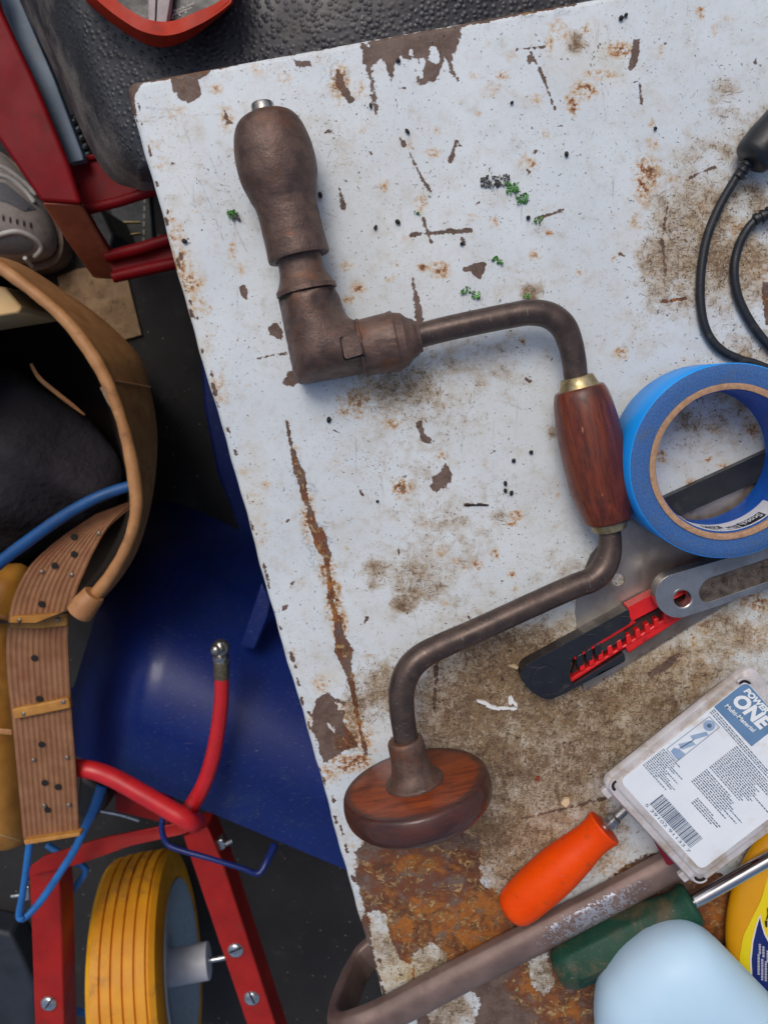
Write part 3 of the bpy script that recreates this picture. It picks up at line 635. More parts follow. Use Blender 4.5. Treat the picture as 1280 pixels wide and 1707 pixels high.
    MB().lathe(fa, ax, cat([(h, rr*k) for h, rr in q], 3), 44).build('quill', M_IRON, root, ang=60)
    return root

# ------------------------------------------------------------------ masking tape roll
def tape():
    h = .036; zb = .0062
    M_side = mat('tape_edge', c(66, 110, 166), c(40, 80, 138), scale=1300, rough=.8, dirt=c(80, 92, 110), dirt_amt=.35, dirt_scale=110, bump=.5, bscale=1500)
    n = NT('tape_face'); n.out(Base_Color=n.mix(n.ramp(n.noise(60, 4), .3, .7), c(2, 150, 244), c(8, 158, 248)), Roughness=.42, Normal=n.bump(n.noise(900, 3, .5, n.mapping((1, 1, .1))), .25, .0003)); M_face = n.m
    M_card = mat('core_cardboard', c(186, 148, 116), c(160, 122, 92), scale=500, rough=.85, dirt=c(120, 90, 66), dirt_amt=.3, bump=.6, bscale=700)
    M_in = mat('core_liner', c(14, 96, 190), c(10, 84, 176), rough=.5)
    M_wh = mat('core_label', c(232, 232, 232), c(220, 222, 226), rough=.55)
    M_bk = mat('core_ink', c(22, 24, 30), rough=.5)
    zt = zb+h; ct = at(1213, 771, zt)
    ro = (at(1049, 790, zt)-ct).length; rc = ro*131/164; ri = ro*121/164
    base = Vector((ct.x, ct.y, zb))
    root = thing('tape_roll', base, 'roll of bright blue masking tape on a cardboard core', 'tape')
    wind = MB().lathe(base, (0, 0, 1), [(0, rc), (0, ro-.0004), (.0004, ro), (h-.0004, ro), (h, ro-.0004), (h+.0003, (ro+rc)/2), (h, rc)], 128, closed=True)
    o = wind.build('tape_winding', M_side, root, ang=50); o.data.materials.append(M_face)
    for p in o.data.polygons:
        ce = sum((o.data.vertices[i].co for i in p.vertices), Vector())/4
        if math.hypot(ce.x, ce.y) > ro-.0003 and .0002 < ce.z < h-.0002: p.material_index = 1
    MB().lathe(base, (0, 0, 1), [(-.0006, ri), (-.0006, rc), (h+.0008, rc), (h+.0011, (ri+rc)/2), (h+.0006, ri)], 128, closed=True, fn=lambda t, z: 1+.0025*math.sin(t*7)*math.sin(t*3+1)*(z > .03)).build('cardboard_core', M_card, root, ang=50)
    MB().lathe(base, (0, 0, 1), [(0, ri-.0001), (h-.0012, ri-.0001), (h-.0012, ri-.0006), (0, ri-.0006)], 128, closed=True).build('core_liner', M_in, root, ang=50)
    def wall(th0, th1, za, zb_, rr, nn=40):
        return [[base+Vector((rr*math.cos(t), rr*math.sin(t), z)) for t in np.linspace(th0, th1, nn)] for z in (za, zb_)]
    MB().grid(wall(R(-128), R(-38), h*.50, h-.0016, ri-.0009), .0002).build('core_label', M_wh, root)
    # print round the inside: reads from the right to the left, upright
    def ring_text(body, t0, t1, za, zb_, rr, m, nm):
        vs, fs = text_mesh(body)
        mb = MB().add([base+Vector((rr*math.cos(t0+(t1-t0)*x), rr*math.sin(t0+(t1-t0)*x), za+(zb_-za)*y)) for x, y in vs], fs)
        mb.build(nm, m, root, smooth=False, fix=False)
    MB().grid(wall(R(-50), R(-72), h*.70, h*.93, ri-.0012, 16)).build('black_panel', M_bk, root)
    ring_text('Scotch', R(-51.5), R(-70.5), h*.74, h*.90, ri-.0015, M_wh, 'printed_lettering')
    ring_text('Blue', R(-73), R(-82), h*.74, h*.90, ri-.0012, M_bk, 'printed_lettering')
    ring_text('#2090', R(-84), R(-101), h*.60, h*.84, ri-.0012, M_bk, 'printed_lettering')
    ring_text("Painter's Tape", R(-73), R(-97), h*.88, h*.945, ri-.0012, M_bk, 'printed_lettering')
    return root

# ------------------------------------------------------------------ saw blade with black spine, lying flat
def saw():
    root = thing('hand_saw', at(1060, 1000, 0), 'flat steel saw blade with black spine and fine teeth, tucked under blue tape', 'saw')
    n = NT('saw_steel'); b = n.noise(26, 5, .6); f = n.noise(300, 5, .6, n.mapping((1, .08, 1), None, (0, 0, R(60))))
    col = n.mix(n.ramp(b, .35, .65), c(168, 160, 152), c(136, 124, 114)); col = n.mix(n.ramp(n.noise(60, 6, .7), .58, .75), col, c(104, 84, 64))
    n.out(Base_Color=col, Metallic=.75, Roughness=n.ramp(f, .3, .7, .28, .46), Normal=n.bump(f, .1, .0003)); M = n.m
    top = [(972, 1150), (962, 1048), (959, 1020), (962, 990), (970, 958), (984, 925), (1003, 902), (1040, 872), (1075, 855), (1330, 738), (1345, 922)]
    # teeth along the lower edge
    a, b2 = Vector((1345, 922)), Vector((972, 1150)); N = 118; d = (b2-a)/N; nn = Vector((-.495, -.869))
    for i in range(N):
        top += [tuple(a+d*(i+.15)-nn*-0), tuple(a+d*(i+.55)-nn*5.0)]
    hole = [(1030+11.5*math.cos(t), 966+11.5*math.sin(t)) for t in np.linspace(0, 2*math.pi, 20, endpoint=False)]
    slab(top, .0016, .0006, [hole]).build('blade', M, root, smooth=False)
    sp = slab(rnd_poly([(1072, 846), (1330, 728), (1332, 772), (1088, 880)], [8, 2, 2, 8]), .0058, .0001)
    sp.build('spine', mat('black_plastic_spine', c(34, 36, 40), c(26, 28, 32), rough=.42, dirt=c(70, 68, 66), dirt_amt=.2), root, bevel=.0008)
    return root

# ------------------------------------------------------------------ black and red utility knife
def knife():
    root = thing('utility_knife', at(980, 1080, 0), 'black and red plastic utility knife with a toothed red slider rail', 'knife')
    MK = mat('black_handle_plastic', c(34, 37, 43), c(26, 28, 33), scale=60, rough=.34, dirt=c(84, 76, 68), dirt_amt=.1, dirt_scale=90, bump=.25, scr=.06)
    MR = mat('red_slider_plastic', c(222, 32, 30), c(206, 26, 28), rough=.35, dirt=c(120, 30, 30), dirt_amt=.25, bump=.1)
    MD = mat('slot_dirt', c(70, 46, 42), c(48, 34, 34), rough=.85, bump=.6)
    zt = .0125
    out = rnd_poly([(872, 1111), (1048, 1015), (1051, 1038), (952, 1098), (949, 1128), (955, 1142), (1040, 1088), (1042, 1102), (934, 1160), (912, 1168), (882, 1152), (866, 1128)], [20, 4, 3, 3, 5, 4, 4, 4, 8, 12, 16, 12], 5)
    slab(out, zt, .0018).build('handle_shell', MK, root, bevel=.0046, seg=5)
    cap = [(912+27*math.cos(t), 1136+25*math.sin(t)) for t in np.linspace(0, 2*math.pi, 36, endpoint=False)]
    slab(cap, zt+.0006, zt-.004).build('end_disc', MK, root, bevel=.0005)
    slab([(864, 1118), (872, 1112), (876, 1128), (868, 1132)], zt-.004, .004).build('end_notch', M_GAP, root)
    slab(rnd_poly([(1045, 1013), (1180, 942), (1190, 964), (1052, 1036)], 3), zt-.0006, .003).build('upper_rail', MR, root, bevel=.003, seg=4)
    slab([(954, 1094), (1056, 1032), (1060, 1038), (958, 1101)], zt-.002, .004).build('rail_lip', MR, root, bevel=.0006)
    slab([(951, 1130), (960, 1098), (1055, 1036), (1200, 962), (1200, 990), (1046, 1080)], .0060, .002).build('slot_floor', MD, root)
    slab([(947, 1133), (1048, 1070), (1196, 972), (1206, 986), (1047, 1090), (1042, 1080), (952, 1139)], zt-.003, .0025).build('lower_rail', MR, root, bevel=.0008)
    t0 = None
    for i in range(12):
        x, y = 968+i*15.6, 1114-i*9.0
        q = [(x-3, y-9), (x+4, y-13), (x+8, y+2), (x-1, y+7)]
        if t0 is None:
            t0 = slab(q, zt-.002, .004).build('rack_tooth', MR, root, bevel=.0005); p0 = at(x, y, zt)
        else: copy_to(t0, root, at(x, y, zt)-p0)
    for i in range(3):
        x, y = 962+i*15, 1104-i*9
        slab([(x-2, y-10), (x+9, y-16), (x+11, y+4), (x, y+10)], zt-.001-.0004*i, .004).build('slider_rib', MK, root, bevel=.0006)
    slab([(992, 1080), (1040, 1050), (1044, 1062), (996, 1094)], zt-.0022, .004).build('slider', mat('slider_plastic', c(46, 40, 40), c(36, 32, 32), rough=.6), root, bevel=.0008)
    slab([(864, 1112), (858, 1108), (846, 1110), (862, 1116)], .010, .0085).build('blade_end', mat('blade_sliver', c(180, 160, 120), rough=.5), root)
    return root

# ------------------------------------------------------------------ adjustable wrench handle
def wrench():
    root = thing('steel_wrench', at(1180, 980, .01), 'chromed steel wrench handle with hang hole and recessed panel, lying on knife', 'wrench')
    n = NT('worn_chrome'); g = n.noise(40, 5, .6); col = n.mix(n.ramp(g, .35, .65), c(186, 184, 180), c(150, 146, 142))
    dm = n.ramp(n.noise(120, 7, .7), .60, .72); col = n.mix(n.math('MULTIPLY', dm, .8), col, c(96, 82, 70))
    n.out(Base_Color=col, Metallic=.85, Roughness=n.math('ADD', n.ramp(g, .3, .7, .2, .32), n.math('MULTIPLY', dm, .3)), Normal=n.bump(n.noise(260, 5), .12, .0004)); M = n.m
    MP = mat('recess_grime', c(118, 106, 96), c(86, 76, 68), scale=220, rough=.6, metal=.5, dirt=c(60, 50, 42), dirt_amt=.7, dirt_scale=140, bump=.8, bscale=500)
    zt = lambda x, y: .0222-(x-1130)*.000012
    o1 = [(1130+38*math.cos(t), 993+37*math.sin(t)) for t in np.linspace(R(70), R(252), 22)]
    top = o1+[(1178, 940), (1230, 925), (1300, 905), (1420, 872), (1540, 846), (1560, 900), (1420, 945), (1300, 976), (1230, 998), (1180, 1016)]
    hole = [(1137+15.5*math.cos(t), 998+15*math.sin(t)) for t in np.linspace(0, 2*math.pi, 28, endpoint=False)]
    rec = rnd_poly([(1163, 986), (1175, 966), (1300, 924), (1460, 880), (1470, 908), (1300, 962), (1180, 1004), (1168, 1002)], [10, 10, 0, 6, 6, 0, 8, 8], 4)
    zb = lambda x, y: zt(x, y)-.0088
    slab(top, zt, zb, [hole, rec]).build('wrench_handle', M, root, bevel=.0024, seg=4, ang=35)
    slab(rec, lambda x, y: zt(x, y)-.0016, lambda x, y: zt(x, y)-.0072).build('recessed_panel', MP, root)
    MB().lathe(Vector((at(1137, 998, zt(1137, 998)).x, at(1137, 998, zt(1137, 998)).y, zb(1137, 998))), (0, 0, 1), [(.0003, rpx(15.0, 1137, 998, .026)), (.0087, rpx(15.0, 1137, 998, .026)), (.0091, rpx(17.5, 1137, 998, .026)), (.0091, rpx(18.5, 1137, 998, .026)), (.0060, rpx(18.5, 1137, 998, .026)), (.0003, rpx(17, 1137, 998, .026))], 32, closed=True).build('hole_rim', M, root, ang=40)
    # cast letters, worn past reading
    m = MB()
    for i in range(15):
        x = 1190+i*8.2+random.uniform(-1, 1); y = 976-(x-1190)*.31+random.uniform(-1, 1)
        for _ in range(2):
            a = random.uniform(0, 3); w, h = random.uniform(2, 4), random.uniform(.8, 1.6); xx, yy = x+random.uniform(-2, 2), y+random.uniform(-5, 5)
            q = [(xx+w*math.cos(a)-h*math.sin(a), yy+w*math.sin(a)+h*math.cos(a)), (xx-w*math.cos(a)-h*math.sin(a), yy-w*math.sin(a)+h*math.cos(a)), (xx-w*math.cos(a)+h*math.sin(a), yy-w*math.sin(a)-h*math.cos(a)), (xx+w*math.cos(a)+h*math.sin(a), yy+w*math.sin(a)-h*math.cos(a))]
            z = zt(xx, yy)
            m2 = slab(q, z-.0009, z-.0018); m.add(m2.v, m2.f)
    o = m.build('worn_cast_lettering', MP, root, bevel=.0002); o['kind'] = 'stuff'
    return root

# ------------------------------------------------------------------ screw box
def screw_box():
    zl, z0 = .044, .0190
    A, B, T = at(1001, 1306, zl), at(1144, 1494, zl), at(1244, 1113, zl)
    ey = (T-A).normalized(); ex = (B-A); ex = (ex-ey*ex.dot(ey)).normalized(); W = (B-A).dot(ex); H = (T-A).length*1.03
    root = thing('screw_box', at(1150, 1300, z0), 'clear plastic screw box with a white and blue paper label and barcode', 'box')
    MP = mat('cloudy_plastic', c(206, 202, 202), c(190, 184, 184), scale=70, rough=.32, dirt=c(158, 140, 116), dirt_amt=.6, dirt_scale=60, bump=.15, coat=.15, scr=.2)
    ML = mat('label_paper', c(236, 240, 243), c(228, 234, 239), scale=50, rough=.45, bump=.05, dirt=c(206, 190, 170), dirt_amt=.28, dirt_scale=38)
    MB_ = mat('label_blue', c(108, 142, 176), c(98, 132, 168), scale=60, rough=.45, bump=.05)
    MI = mat('label_ink', c(96, 112, 136), c(84, 100, 124), rough=.5, bump=.05)
    MW = mat('label_white_ink', c(238, 240, 240), rough=.45, bump=.05)
    MN = mat('label_line', c(150, 160, 176), rough=.5)
    MPB = mat('label_pale_blue', c(160, 182, 206), c(140, 164, 194), rough=.5)
    def L(x, y, z): v = A+ex*x+ey*y; return Vector((v.x, v.y, z))
    def loop(i, z, r):
        q = rnd_poly([(i, i), (W-i, i), (W-i, H-i), (i, H-i)], r, 6); return [L(x, y, z) for x, y in q]
    # lid with raised centre field, and tapering tray
    m = MB(); rings = [(.0012, zl-.0048, .006), (0, zl-.0042, .007), (0, zl-.0012, .007), (.0010, zl, .006), (.0042, zl, .005), (.0050, zl+.0012, .005), (.0058, zl+.0014, .005)]
    n = len(loop(0, 0, .005)); vs = [v for i, z, r in rings for v in loop(i, z, r)]
    fs = [[i*n+k, i*n+(k+1) % n, (i+1)*n+(k+1) % n, (i+1)*n+k] for i in range(len(rings)-1) for k in range(n)]+[list(range(n))[::-1], [(len(rings)-1)*n+k for k in range(n)]]
    m.add(vs, fs).build('lid', MP, root, ang=50)
    m = MB(); rings = [(.0125, z0, .005), (.0110, z0+.001, .006), (.0022, zl-.0050, .006)]
    vs = [v for i, z, r in rings for v in loop(i, z, r)]
    fs = [[i*n+k, i*n+(k+1) % n, (i+1)*n+(k+1) % n, (i+1)*n+k] for i in range(2) for k in range(n)]+[list(range(n))[::-1], [2*n+k for k in range(n)]]
    m.add(vs, fs).build('tray', MP, root, ang=50)
    for y in (.004, W-.012):                         # clip tabs on the near short side
        MB().box(L(y+.004, -.0012, zl-.0038), ex*.003, ey*.0022, (0, 0, .0018)).build('clip_tab', MP, root, bevel=.0006)
    # arched corner slots with black dirt
    for (x, y, a0) in ((.0062, .0062, 180), (W-.0062, .0062, 270), (.0062, H-.0062-.004, 90)):
        P = [L(x+.0030*math.cos(R(a0+t)), y+.0030*math.sin(R(a0+t)), zl+.0014) for t in np.linspace(-15, 105, 12)]
        MB().tube(P, .0009, 8, flat=(1, .5)).build('corner_slot', M_GAP, root)
        P = [L(x+.0042*math.cos(R(a0+t)), y+.0042*math.sin(R(a0+t)), zl+.0014) for t in np.linspace(-15, 105, 12)]
        MB().tube(P, .0007, 8).build('corner_rib', MP, root)
    zz = zl+.0016
    def loc(px, py): v = at(px, py, zz)-A; return v.dot(ex), v.dot(ey)
    def sheet(P, lift, name, mt, parent=root):
        q = [L(x, y, zz+lift) for x, y in P]; MB().prism(q, [v-Vector((0, 0, .00015)) for v in q]).build(name, mt, parent, smooth=False); 
    lx0, ly0 = loc(1024, 1308); lx1 = W-.0085; ly1 = H-.0075
    lx0 = loc(1189, 1177)[0]; ly0 = .0085
    lab = MB().prism([L(x, y, zz+.0002) for x, y in rnd_poly([(lx0, ly0), (lx1, ly0), (lx1, ly1), (lx0, ly1)], .004)], [L(x, y, zz-.0001) for x, y in rnd_poly([(lx0, ly0), (lx1, ly0), (lx1, ly1), (lx0, ly1)], .004)]).build('paper_label', ML, root, smooth=False)
    by0 = loc(1189, 1178)[1]; by1 = ly1-.0002; bx0 = lx0+.0002; bx1 = loc(1254, 1242)[0]
    sheet(rnd_poly([(bx0, by0), (bx1, by0+.001), (bx1, by1), (bx0, by1)], [.0005, .0005, .0005, .004]), .0003, 'blue_panel', MB_, lab)
    def words(body, p, q, hgt, shear=0, mt=MW, bold=.05):
        (x0, y0), (x1, y1) = p, q; vs, fs = text_mesh(body, bold); d = Vector((x1-x0, y1-y0)); u = d.normalized(); w = Vector((-u.y, u.x))
        MB().add([L(x0+d.x*a+w.x*b*hgt+u.x*b*shear*hgt, y0+d.y*a+w.y*b*hgt+u.y*b*shear*hgt, zz+.0005) for a, b in vs], fs).build('printed_lettering', mt, lab, smooth=False, fix=False)
    def at_l(a, b): return loc(*a), loc(*b)
    words('POWER', *at_l((1237, 1152), (1274, 1190)), .0033, .25)
    words('ONE', *at_l((1215, 1168), (1265, 1216)), .0078, .2)
    words('Multi-Material', *at_l((1206, 1177), (1253, 1220)), .0022, .1, bold=.02)
    # picture box with four bits
    def PQ(*P): return [loc(*p) for p in P]
    fr = PQ((1110, 1248), (1181, 1194), (1198, 1212), (1127, 1269))
    for i in range(4):
        (x0, y0), (x1, y1) = fr[i], fr[(i+1) % 4]; d = Vector((x1-x0, y1-y0)).normalized(); w = Vector((-d.y, d.x))*.0002
        sheet([(x0+w.x, y0+w.y), (x0-w.x, y0-w.y), (x1-w.x, y1-w.y), (x1+w.x, y1+w.y)], .0004, 'picture_frame', MN, lab)
    sheet(PQ((1117, 1252), (1122, 1246), (1131, 1248), (1141, 1256), (1130, 1267), (1124, 1262)), .0004, 'printed_bit', MPB, lab)
    sheet(PQ((1129, 1240), (1152, 1234), (1159, 1241), (1136, 1249)), .0004, 'printed_bit', MPB, lab)
    sheet(PQ((1149, 1226), (1176, 1219), (1180, 1225), (1154, 1233)), .0004, 'printed_bit', MPB, lab)
    for r_, mt, li in ((10, MPB, .0004), (4, MI, .0005)):
        sheet(PQ(*[(1181+r_*math.cos(t), 1209+r_*.9*math.sin(t)) for t in np.linspace(0, 2*math.pi, 20, endpoint=False)]), li, 'printed_washer', mt, lab)
    m = MB()
    def dash(x, y, w, h):
        q = [L(a, b, zz+.00042) for a, b in ((x, y), (x+w, y), (x+w, y+h), (x, y+h))]; m.add(q, [[0, 1, 2, 3]])
    for bx in range(4):
        for k in range(6):
            a = loc(1131+k*4, 1247-k*2.4); dash(a[0], a[1], .0004, .0016)
    # small print: lines of broken dashes, too small to read
    Wl = lx1-lx0
    def para(x0, x1, ytop, lines, lh, ragged=.7):
        for i in range(lines):
            x = x0; y = ytop-i*lh; end = x0+(x1-x0)*random.uniform(ragged, 1)
            while x < end:
                w = random.uniform(.0006, .0022); dash(x, y, min(w, end-x), lh*.45); x += w+random.uniform(.0003, .0006)
    Y = by0
    para(lx0+.001, lx1*.75, Y-.0012, 3, .0011, .9)
    para(lx0+Wl*.36, lx1-.001, Y-.005, 16, .00115, .55)
    para(lx0+.001, lx0+Wl*.34, Y-.034, 13, .0011, .4)
    para(lx0+Wl*.36, lx0+Wl*.95, Y-.0245, 9, .0012, .5)
    para(lx0+Wl*.50, lx0+Wl*.85, Y-.0380, 4, .0012, .3)
    o = m.build('small_print', MI, lab, smooth=False, fix=False); o['kind'] = 'stuff'
    (x0, y0), (x1, y1) = loc(1079, 1354), loc(1130, 1414)
    y0 = ly0+.0035; x = lx0+Wl*.30; end = lx0+Wl*.80; bars = []
    m = MB()
    while x < end:
        w = random.choice((.00025, .00025, .0005, .0008)); q = [L(a, b, zz+.00045) for a, b in ((x, y0), (x+w, y0), (x+w, y0+.0085), (x, y0+.0085))]
        m.add(q, [[0, 1, 2, 3]]); x += w+random.choice((.0003, .0005, .0004))
    o = m.build('barcode', MI, lab, smooth=False, fix=False)
    vs, fs = text_mesh('5 39102 91133 7', False)
    MB().add([L(lx0+Wl*(.28+.54*a), ly0+.0012+b*.0016, zz+.00045) for a, b in vs], fs).build('printed_lettering', MI, lab, smooth=False, fix=False)
    # what the box rests on besides the bar
    rb = thing('red_case', at(1100, 1440, 0), 'red plastic case mostly hidden beneath the clear screw box', 'case')
    MRD = mat('dark_red_plastic', c(150, 24, 40), c(130, 20, 34), rough=.4)
    slab(rnd_poly([(1080, 1384), (1175, 1305), (1225, 1380), (1124, 1440), (1112, 1444)], 6), .0186, .0095).build('case_lid', MRD, rb, bevel=.001)
    slab(rnd_poly([(1082, 1384), (1173, 1307), (1222, 1379), (1124, 1436), (1112, 1440)], 6), .0090, .0002).build('case_body', MRD, rb, bevel=.001)

# ------------------------------------------------------------------ screwdrivers, clamp bar
def screwdrivers():
    MO = mat('orange_handle_plastic', c(240, 78, 4), c(230, 68, 2), scale=40, rough=.42, dirt=c(150, 70, 30), dirt_amt=.2, dirt_scale=120, bump=.15, spec=.15, scr=.06)
    r = thing('orange_screwdriver', at(930, 1450, 0), 'screwdriver with smooth bright orange plastic handle, its shaft under the clear box', 'screwdriver')
    P = cat([(0, 4), (.008, 16), (.035, 27), (.09, 33.5), (.2, 36.5), (.36, 38), (.52, 37.5), (.68, 34), (.8, 30), (.88, 28.5), (.95, 30), (.985, 32)], 5)
    lathe_px((845, 1524), (1008, 1379), [(-.002, .5)]+P+[(1, 30.5), (1.0, 8)], .0128, .0128, 44).build('handle', MO, r, ang=60)
    ptube([(1004, 1382, .0128, 8), (1160, 1245, .0128, 8)], 1, 14).build('shaft', M_STEEL, r)
    lathe_px((1010, 1377), (1028, 1361), [(0, 9), (0, 12.5), (.5, 13.5), (.9, 12.5), (1, 9)], .0128, .0128, 6).build('hex_bolster', M_STEEL, r, smooth=False, bevel=.0006)
    MG = mat('green_handle_plastic', c(30, 70, 54), c(26, 60, 47), scale=50, spec=.2, rough=.5, dirt=c(96, 80, 60), dirt_amt=.5, dirt_scale=45, bump=.2, scr=.15)
    r = thing('green_screwdriver', at(1040, 1560, 0), 'screwdriver with dirty dark green faceted handle and chrome shaft, beside white jug', 'screwdriver')
    def facet(th, h):
        a = math.pi/6; t = (th+a) % (2*a)-a; hx = math.cos(a)/math.cos(t); k = 1 if .012 < h < .062 else .3
        return 1.02*((1-k*.85)+k*.85*hx)
    P = cat([(0, 6), (.012, 24), (.05, 33), (.12, 38), (.3, 40.5), (.55, 39.5), (.72, 36), (.83, 31.5), (.9, 30), (.965, 33.5)], 5)
    lathe_px((926, 1620), (1156, 1505), [(-.002, .5)]+P+[(.985, 33.5), (1.0, 29), (1.0, 8)], .0142, .0165, 64, fn=facet).build('handle', MG, r, ang=50)
    MC = mat('polished_chrome', c(214, 214, 214), c(196, 196, 196), rough=.12, metal=1, bump=.03)
    ptube([(1148, 1508, .0165, 11.5), (1156, 1503, .0166, 11.5), (1330, 1404, .0215, 11.5)], 1, 24).build('shaft', MC, r)

def clamp():
    n = NT('oiled_brown_iron'); w = n.attr('wear'); f = n.noise(160, 6, .65)
    col = n.mix(n.ramp(n.noise(50, 5, .6), .3, .7), c(132, 110, 102), c(108, 90, 84)); col = n.mix(n.ramp(n.noise(90, 6, .7), .6, .75), col, c(120, 84, 56))
    wm = n.ramp(n.math('ADD', n.math('MULTIPLY', w, .55), n.math('MULTIPLY', n.math('SUBTRACT', n.noise(330, 6, .7, None, 1.5), .5), 1.6)), .42, .52)
    col = n.mix(wm, col, c(168, 170, 180))
    n.out(Base_Color=col, Metallic=n.math('ADD', .3, n.math('MULTIPLY', wm, .2)), Roughness=n.math('SUBTRACT', .5, n.math('MULTIPLY', wm, .1)), Normal=n.bump(n.math('ADD', f, n.math('MULTIPLY', wm, .8)), .45, .0007))
    r = thing('iron_clamp', at(640, 1690, 0), 'brown iron bar clamp hooked round the edge of the white table', 'clamp')
    C = [(1215, 1392, .0088, 26), (1115, 1447, .0088, 26.5), (980, 1519, .0088, 27), (800, 1612, .0088, 27.5), (700, 1664, .0090, 28), (640, 1695, .0094, 28), (600, 1711, .0090, 28), (578, 1718, .002, 28), (568, 1712, -.012, 27), (566, 1698, -.03, 26), (572, 1672, -.050, 25), (584, 1640, -.070, 24), (598, 1612, -.088, 23), (620, 1585, -.096, 23), (690, 1540, -.098, 22), (800, 1480, -.098, 22)]
    K = cat(C, 8); P = [at(*p[:3]) for p in K]; rs = [rpx(p[3], *p[:3]) for p in K]
    m = MB(); nn = 12
    # frame kept upright along the bar, turned through the bend
    side = (at(980, 1519, .009)-at(700, 1664, .009)).cross(Vector((0, 0, 1))).normalized()
    vs = []; wear = []; gc = []
    sec = [(-1, -.40), (-.86, -.52), (.86, -.52), (1, -.40), (1, .18), (.62, .52), (.30, .60), (-.30, .60), (-.62, .52), (-1, .18)]
    for i, p in enumerate(P):
        t = (P[min(i+1, len(P)-1)]-P[max(i-1, 0)]).normalized(); a = (side-t*side.dot(t)).normalized(); b = a.cross(t).normalized()
        if i and b.dot(pb) < 0: b = -b
        elif not i and b.z < 0: b = -b
        pb = b
        for (x, y) in sec:
            vs.append(p+a*x*rs[i]+b*y*rs[i]); px = K[i][0]
            wear.append((max(0, 1-abs(px-985)/115) if px < 1120 else 0)**.4*(1 if y > .4 else .1))
            gc.append((x*rs[i], y*rs[i], i*.004))
    q = len(sec)
    fs = [[i*q+k, i*q+(k+1) % q, (i+1)*q+(k+1) % q, (i+1)*q+k] for i in range(len(P)-1) for k in range(q)]+[list(range(q))[::-1], [(len(P)-1)*q+k for k in range(q)]]
    m.add(vs, fs, gc, wear).build('clamp_frame', n.m, r, bevel=.0008, ang=50)
    s = at(690, 1540, -.098); MB().lathe(Vector((s.x+.012, s.y-.004, -.094)), (0, 0, 1), [(0, .005), (.055, .005), (.055, .011), (.0605, .011)], 20).build('clamp_screw', n.m, r, ang=40)

# ------------------------------------------------------------------ bottles
def bottles():
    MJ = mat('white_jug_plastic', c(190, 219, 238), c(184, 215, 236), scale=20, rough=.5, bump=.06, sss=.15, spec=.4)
    r = thing('white_jug', at(1150, 1660, 0), 'large rounded white plastic jug lying in front of the green screwdriver', 'jug')
    o = rnd_poly([(1006, 1880), (992, 1700), (998, 1652), (1040, 1600), (1090, 1564), (1130, 1552), (1165, 1552), (1200, 1576), (1262, 1640), (1340, 1720), (1420, 1880)], [40, 20, 22, 22, 20, 20, 22, 20, 20, 60, 60], 5)
    Dome(o, (1165, 1730), .038, .026, .0375, 3.6, .5).mesh(22).build('jug_body', MJ, r, ang=180)
    hx = cat([(1080, 1860, .062, 13), (1085, 1790, .078, 13), (1120, 1760, .084, 13), (1190, 1765, .084, 13), (1230, 1800, .076, 13), (1240, 1860, .062, 13)], 5)
    MB().tube([at(*p[:3]) for p in hx], [rpx(p[3], *p[:3]) for p in hx], 14).build('jug_handle', MJ, r, ang=180)
    MY = mat('yellow_jug_plastic', c(222, 158, 12), c(212, 148, 8), scale=20, rough=.36, bump=.05, sss=.1, dirt=c(170, 120, 30), dirt_amt=.15)
    MYL = mat('yellow_label_film', c(226, 208, 20), c(232, 196, 16), scale=30, rough=.3, bump=.05)
    MNV = mat('navy_label_ink', c(26, 40, 110), c(22, 34, 98), rough=.35)
    MWH = mat('label_edge_white', c(224, 216, 200), rough=.4)
    MBK = mat('black_label_ink', c(24, 20, 16), rough=.5)
    MGI = mat('pale_label_ink', c(170, 168, 184), rough=.5)
    r = thing('yellow_bottle', at(1300, 1560, 0), 'yellow plastic bottle with a yellow and navy label, behind the white jug', 'bottle')
    o = [(1402+194*math.cos(t), 1560+236*math.sin(t)) for t in np.linspace(0, 2*math.pi, 64, endpoint=False)]
    D = Dome(o, (1402, 1560), .0085, .0165, .0083, 2.4, .5); D.mesh(20).build('bottle_body', MY, r, ang=180)
    lb = [(1268, 1500), (1300, 1390), (1340, 1360), (1420, 1360), (1420, 1740), (1250, 1690), (1231, 1600), (1238, 1560)]
    drape(rnd_poly(lb, 8), D.z, .0004, 14).build('label_film', MYL, r, ang=180, fix=False)
    drape([(1266, 1523), (1270, 1540), (1276, 1558), (1284, 1572), (1292, 1584), (1300, 1596), (1380, 1620), (1380, 1720), (1262, 1690), (1251, 1640), (1249, 1600), (1252, 1570), (1259, 1542)], D.z, .0006, 8).build('label_edge', MWH, r, ang=180, fix=False)
    drape([(1266, 1530), (1268, 1541), (1273, 1558), (1281, 1573), (1290, 1587), (1300, 1602), (1380, 1628), (1380, 1716), (1266, 1688), (1254, 1640), (1252, 1600), (1255, 1571), (1261, 1545)], D.z, .0008, 8).build('navy_swoosh', MNV, r, ang=180, fix=False)
    for (x, y, s, tx) in ((1275, 1546, 1.0, '"'), (1276, 1534, 1, 'A'), (1279, 1525, 1, 'r')):
        vs, fs = text_mesh(tx); MB().add([at(x+a*9-b*1, y-b*11, D.z(x, y)+.001) for a, b in vs], fs).build('printed_lettering', MBK, r, smooth=False, fix=False)
    m = MB()
    for (x, y, hh) in ((1264, 1573, 16), (1270, 1577, 16), (1277, 1584, 16), (1262, 1590, 34), (1268, 1598, 34), (1274, 1602, 34), (1284, 1590, 40)):
        Y = y
        while Y < y+hh:
            h = random.uniform(2, 5); q = [(x, Y), (x+3.6, Y+1), (x+3.4, Y+h+1), (x-.3, Y+h)]
            m.add([at(a, b, D.z(a, b)+.0011) for a, b in q], [[0, 1, 2, 3]]); Y += h+.8
    m.build('small_print', MGI, r, smooth=False, fix=False)['kind'] = 'stuff'

